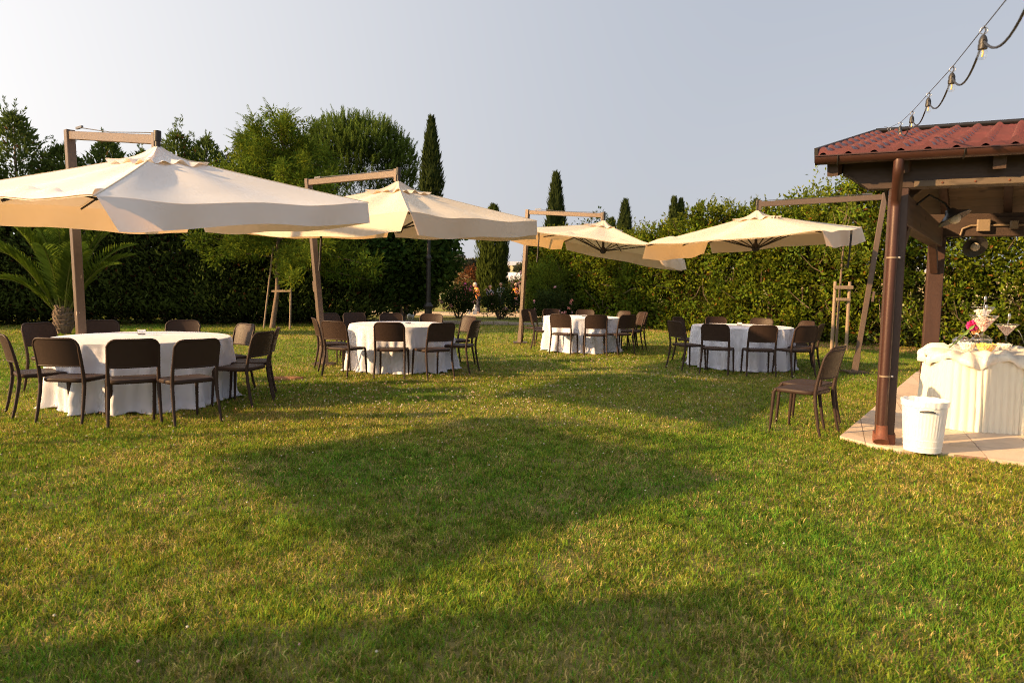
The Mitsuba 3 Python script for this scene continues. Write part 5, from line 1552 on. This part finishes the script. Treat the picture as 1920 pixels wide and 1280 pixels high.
# ---------------------------------------------------------------- grass
def grass():
    rng = np.random.default_rng(77)
    out = []
    from shapely import contains_xy
    pv = PAVE
    for y0, y1, dens, seg, wid, ln in ((1.9, 4.2, 15000, 2, 0.0042, 0.036), (4.2, 7.0, 8500, 2, 0.0056, 0.035), (7.0, 11.0, 4200, 1, 0.0088, 0.038), (11.0, 17.0, 1500, 1, 0.013, 0.042), (17.0, 27.0, 400, 1, 0.024, 0.05)):
        area = (0.78 * (y0 + y1) + 1.2) * (y1 - y0)
        n = int(area * dens)
        y = np.sqrt(rng.uniform(y0 ** 2, y1 ** 2, n))
        x = rng.uniform(-1, 1, n) * (0.78 * y + 0.6)
        ok = ~contains_xy(pv.buffer(-0.03), x, y)
        x, y = x[ok], y[ok]
        q = np.stack([x, y, 0 * x], -1)
        tuft = nfbm(q * [5, 5, 1], 3, 3)
        keep = rng.random(len(x)) < 0.45 + 0.9 * np.clip(tuft - 0.2, 0, 1)
        x, y, q, tuft = x[keep], y[keep], q[keep], tuft[keep]
        n = len(x)
        dry = nfbm(q * [0.55, 0.55, 1] + 7, 4, 5)
        dry2 = nfbm(q * [3.2, 3.2, 1] + 3, 3, 8)
        pd = np.clip(0.155 + 0.55 * (dry - 0.46) + 0.7 * (dry2 - 0.5), 0.05, 0.5)
        isdry = rng.random(n) < pd
        a = rng.uniform(0, 2 * PI, n) + 2.0 * (nnoise(q * [2.0, 2.0, 1], 4) - 0.5)
        lean = np.clip(rng.normal(0.75, 0.35, n), 0.05, 1.7)
        lean[isdry] += 0.25
        L = ln * rng.uniform(0.55, 1.25, n) * (0.8 + 0.5 * tuft)
        h = np.stack([np.cos(a), np.sin(a), 0 * a], -1)
        side = np.stack([-np.sin(a), np.cos(a), 0 * a], -1)
        rot = rng.uniform(0, 2 * PI, n)
        side = norm(side * np.cos(rot)[:, None] * 0.9 + h * np.sin(rot)[:, None] * 0.5 + np.array([0, 0, 0.12]) * rng.normal(size=n)[:, None])
        W = wid * rng.uniform(0.7, 1.3, n)
        base = q.copy()
        mid = base + h * (np.sin(lean * 0.5) * L * 0.55)[:, None] + np.array([0, 0, 1.0]) * (np.cos(lean * 0.5) * L * 0.55)[:, None]
        tip = mid + h * (np.sin(lean * 1.25) * L * 0.5)[:, None] + np.array([0, 0, 1.0]) * (np.cos(lean * 1.25) * L * 0.5)[:, None]
        tip[:, 2] = np.maximum(tip[:, 2], 0.004)
        k = np.arange(n)[:, None]
        if seg == 2:
            v = np.stack([base - side * W[:, None] / 2, base + side * W[:, None] / 2, mid + side * W[:, None] * 0.45, mid - side * W[:, None] * 0.45, tip], 1).reshape(-1, 3)
            f = np.vstack([k * 5 + [[0, 1, 2]], k * 5 + [[0, 2, 3]], k * 5 + [[3, 2, 4]]])
            rep = 5
        else:
            v = np.stack([base - side * W[:, None] / 2, base + side * W[:, None] / 2, tip], 1).reshape(-1, 3)
            f = k * 3 + [[0, 1, 2]]
            rep = 3
        g = np.array([0.150, 0.226, 0.026]) * rng.uniform(0.6, 1.45, (n, 1)) * (1 + np.array([1.3, 0.35, 0.2]) * np.clip(dry - 0.42, -0.2, 0.4)[:, None] * 0.9)
        g *= 1 + np.array([0.25, 0.0, 0.1]) * rng.normal(size=(n, 1))
        d = np.array([0.54, 0.41, 0.155]) * rng.uniform(0.55, 1.25, (n, 1))
        spot = nnoise(q * [38, 38, 1], 12) + 0.7 * nnoise(q * [13, 13, 1], 13)
        c = np.where(isdry[:, None], d, g) * np.clip(0.25 + 1.0 * spot, 0.3, 1.7)[:, None]
        c = np.clip(c, 0.004, 0.8)
        out.append((v, f, np.repeat(c, rep, 0)))
    return stack(out)


_v, _f2, _c = grass()
put('grass', (_v, _f2), 'grass_blade', False, color=_c)
labels['grass'] = {'label': 'short mown lawn grass with dry yellow patches', 'category': 'grass', 'kind': 'stuff'}
N_GRASS = len(_f2)


def clover():
    rng = np.random.default_rng(78)
    spots = [(-2.3, 8.3, 1.6, 200), (-1.4, 9.9, 1.3, 180), (0.3, 8.6, 1.5, 190), (-4.0, 6.4, 1.6, 130), (1.5, 13.3, 1.6, 160), (-2.2, 6.5, 2.5, 130), (2.8, 11.0, 1.5, 120)]
    P = [np.column_stack([rng.normal(x, s, n), rng.normal(y, s * 0.55, n)]) for x, y, s, n in spots]
    yy = np.sqrt(rng.uniform(1.9 ** 2, 14 ** 2, 260))
    P.append(np.column_stack([rng.uniform(-1, 1, 260) * 0.75 * yy, yy]))
    P = np.vstack(P)
    from shapely import contains_xy
    P = P[~contains_xy(PAVE.buffer(0.05), P[:, 0], P[:, 1]) & (P[:, 1] > 1.9)]
    s = trimesh.creation.icosahedron()
    n = len(P)
    r = rng.uniform(0.005, 0.0095, n) * np.clip(P[:, 1] / 7, 0.75, 1.3)
    z = rng.uniform(0.03, 0.06, n)
    v = (s.vertices[None] * r[:, None, None] * [1, 1, 0.8] + np.column_stack([P, z])[:, None]).reshape(-1, 3)
    f = (s.faces[None] + (np.arange(n) * 12)[:, None, None]).reshape(-1, 3)
    c = np.where(rng.random((n, 1)) < 0.25, [[0.50, 0.30, 0.28]], [[0.50, 0.46, 0.36]]) * rng.uniform(0.7, 1.1, (n, 1))
    return v, f, np.repeat(c, 12, 0)


_v, _f2, _c = clover()
put('clover_flowers', (_v, _f2), 'painted_vc', False, color=_c)
labels['clover_flowers'] = {'label': 'tiny white clover flowers scattered through the lawn', 'category': 'flowers', 'kind': 'stuff'}
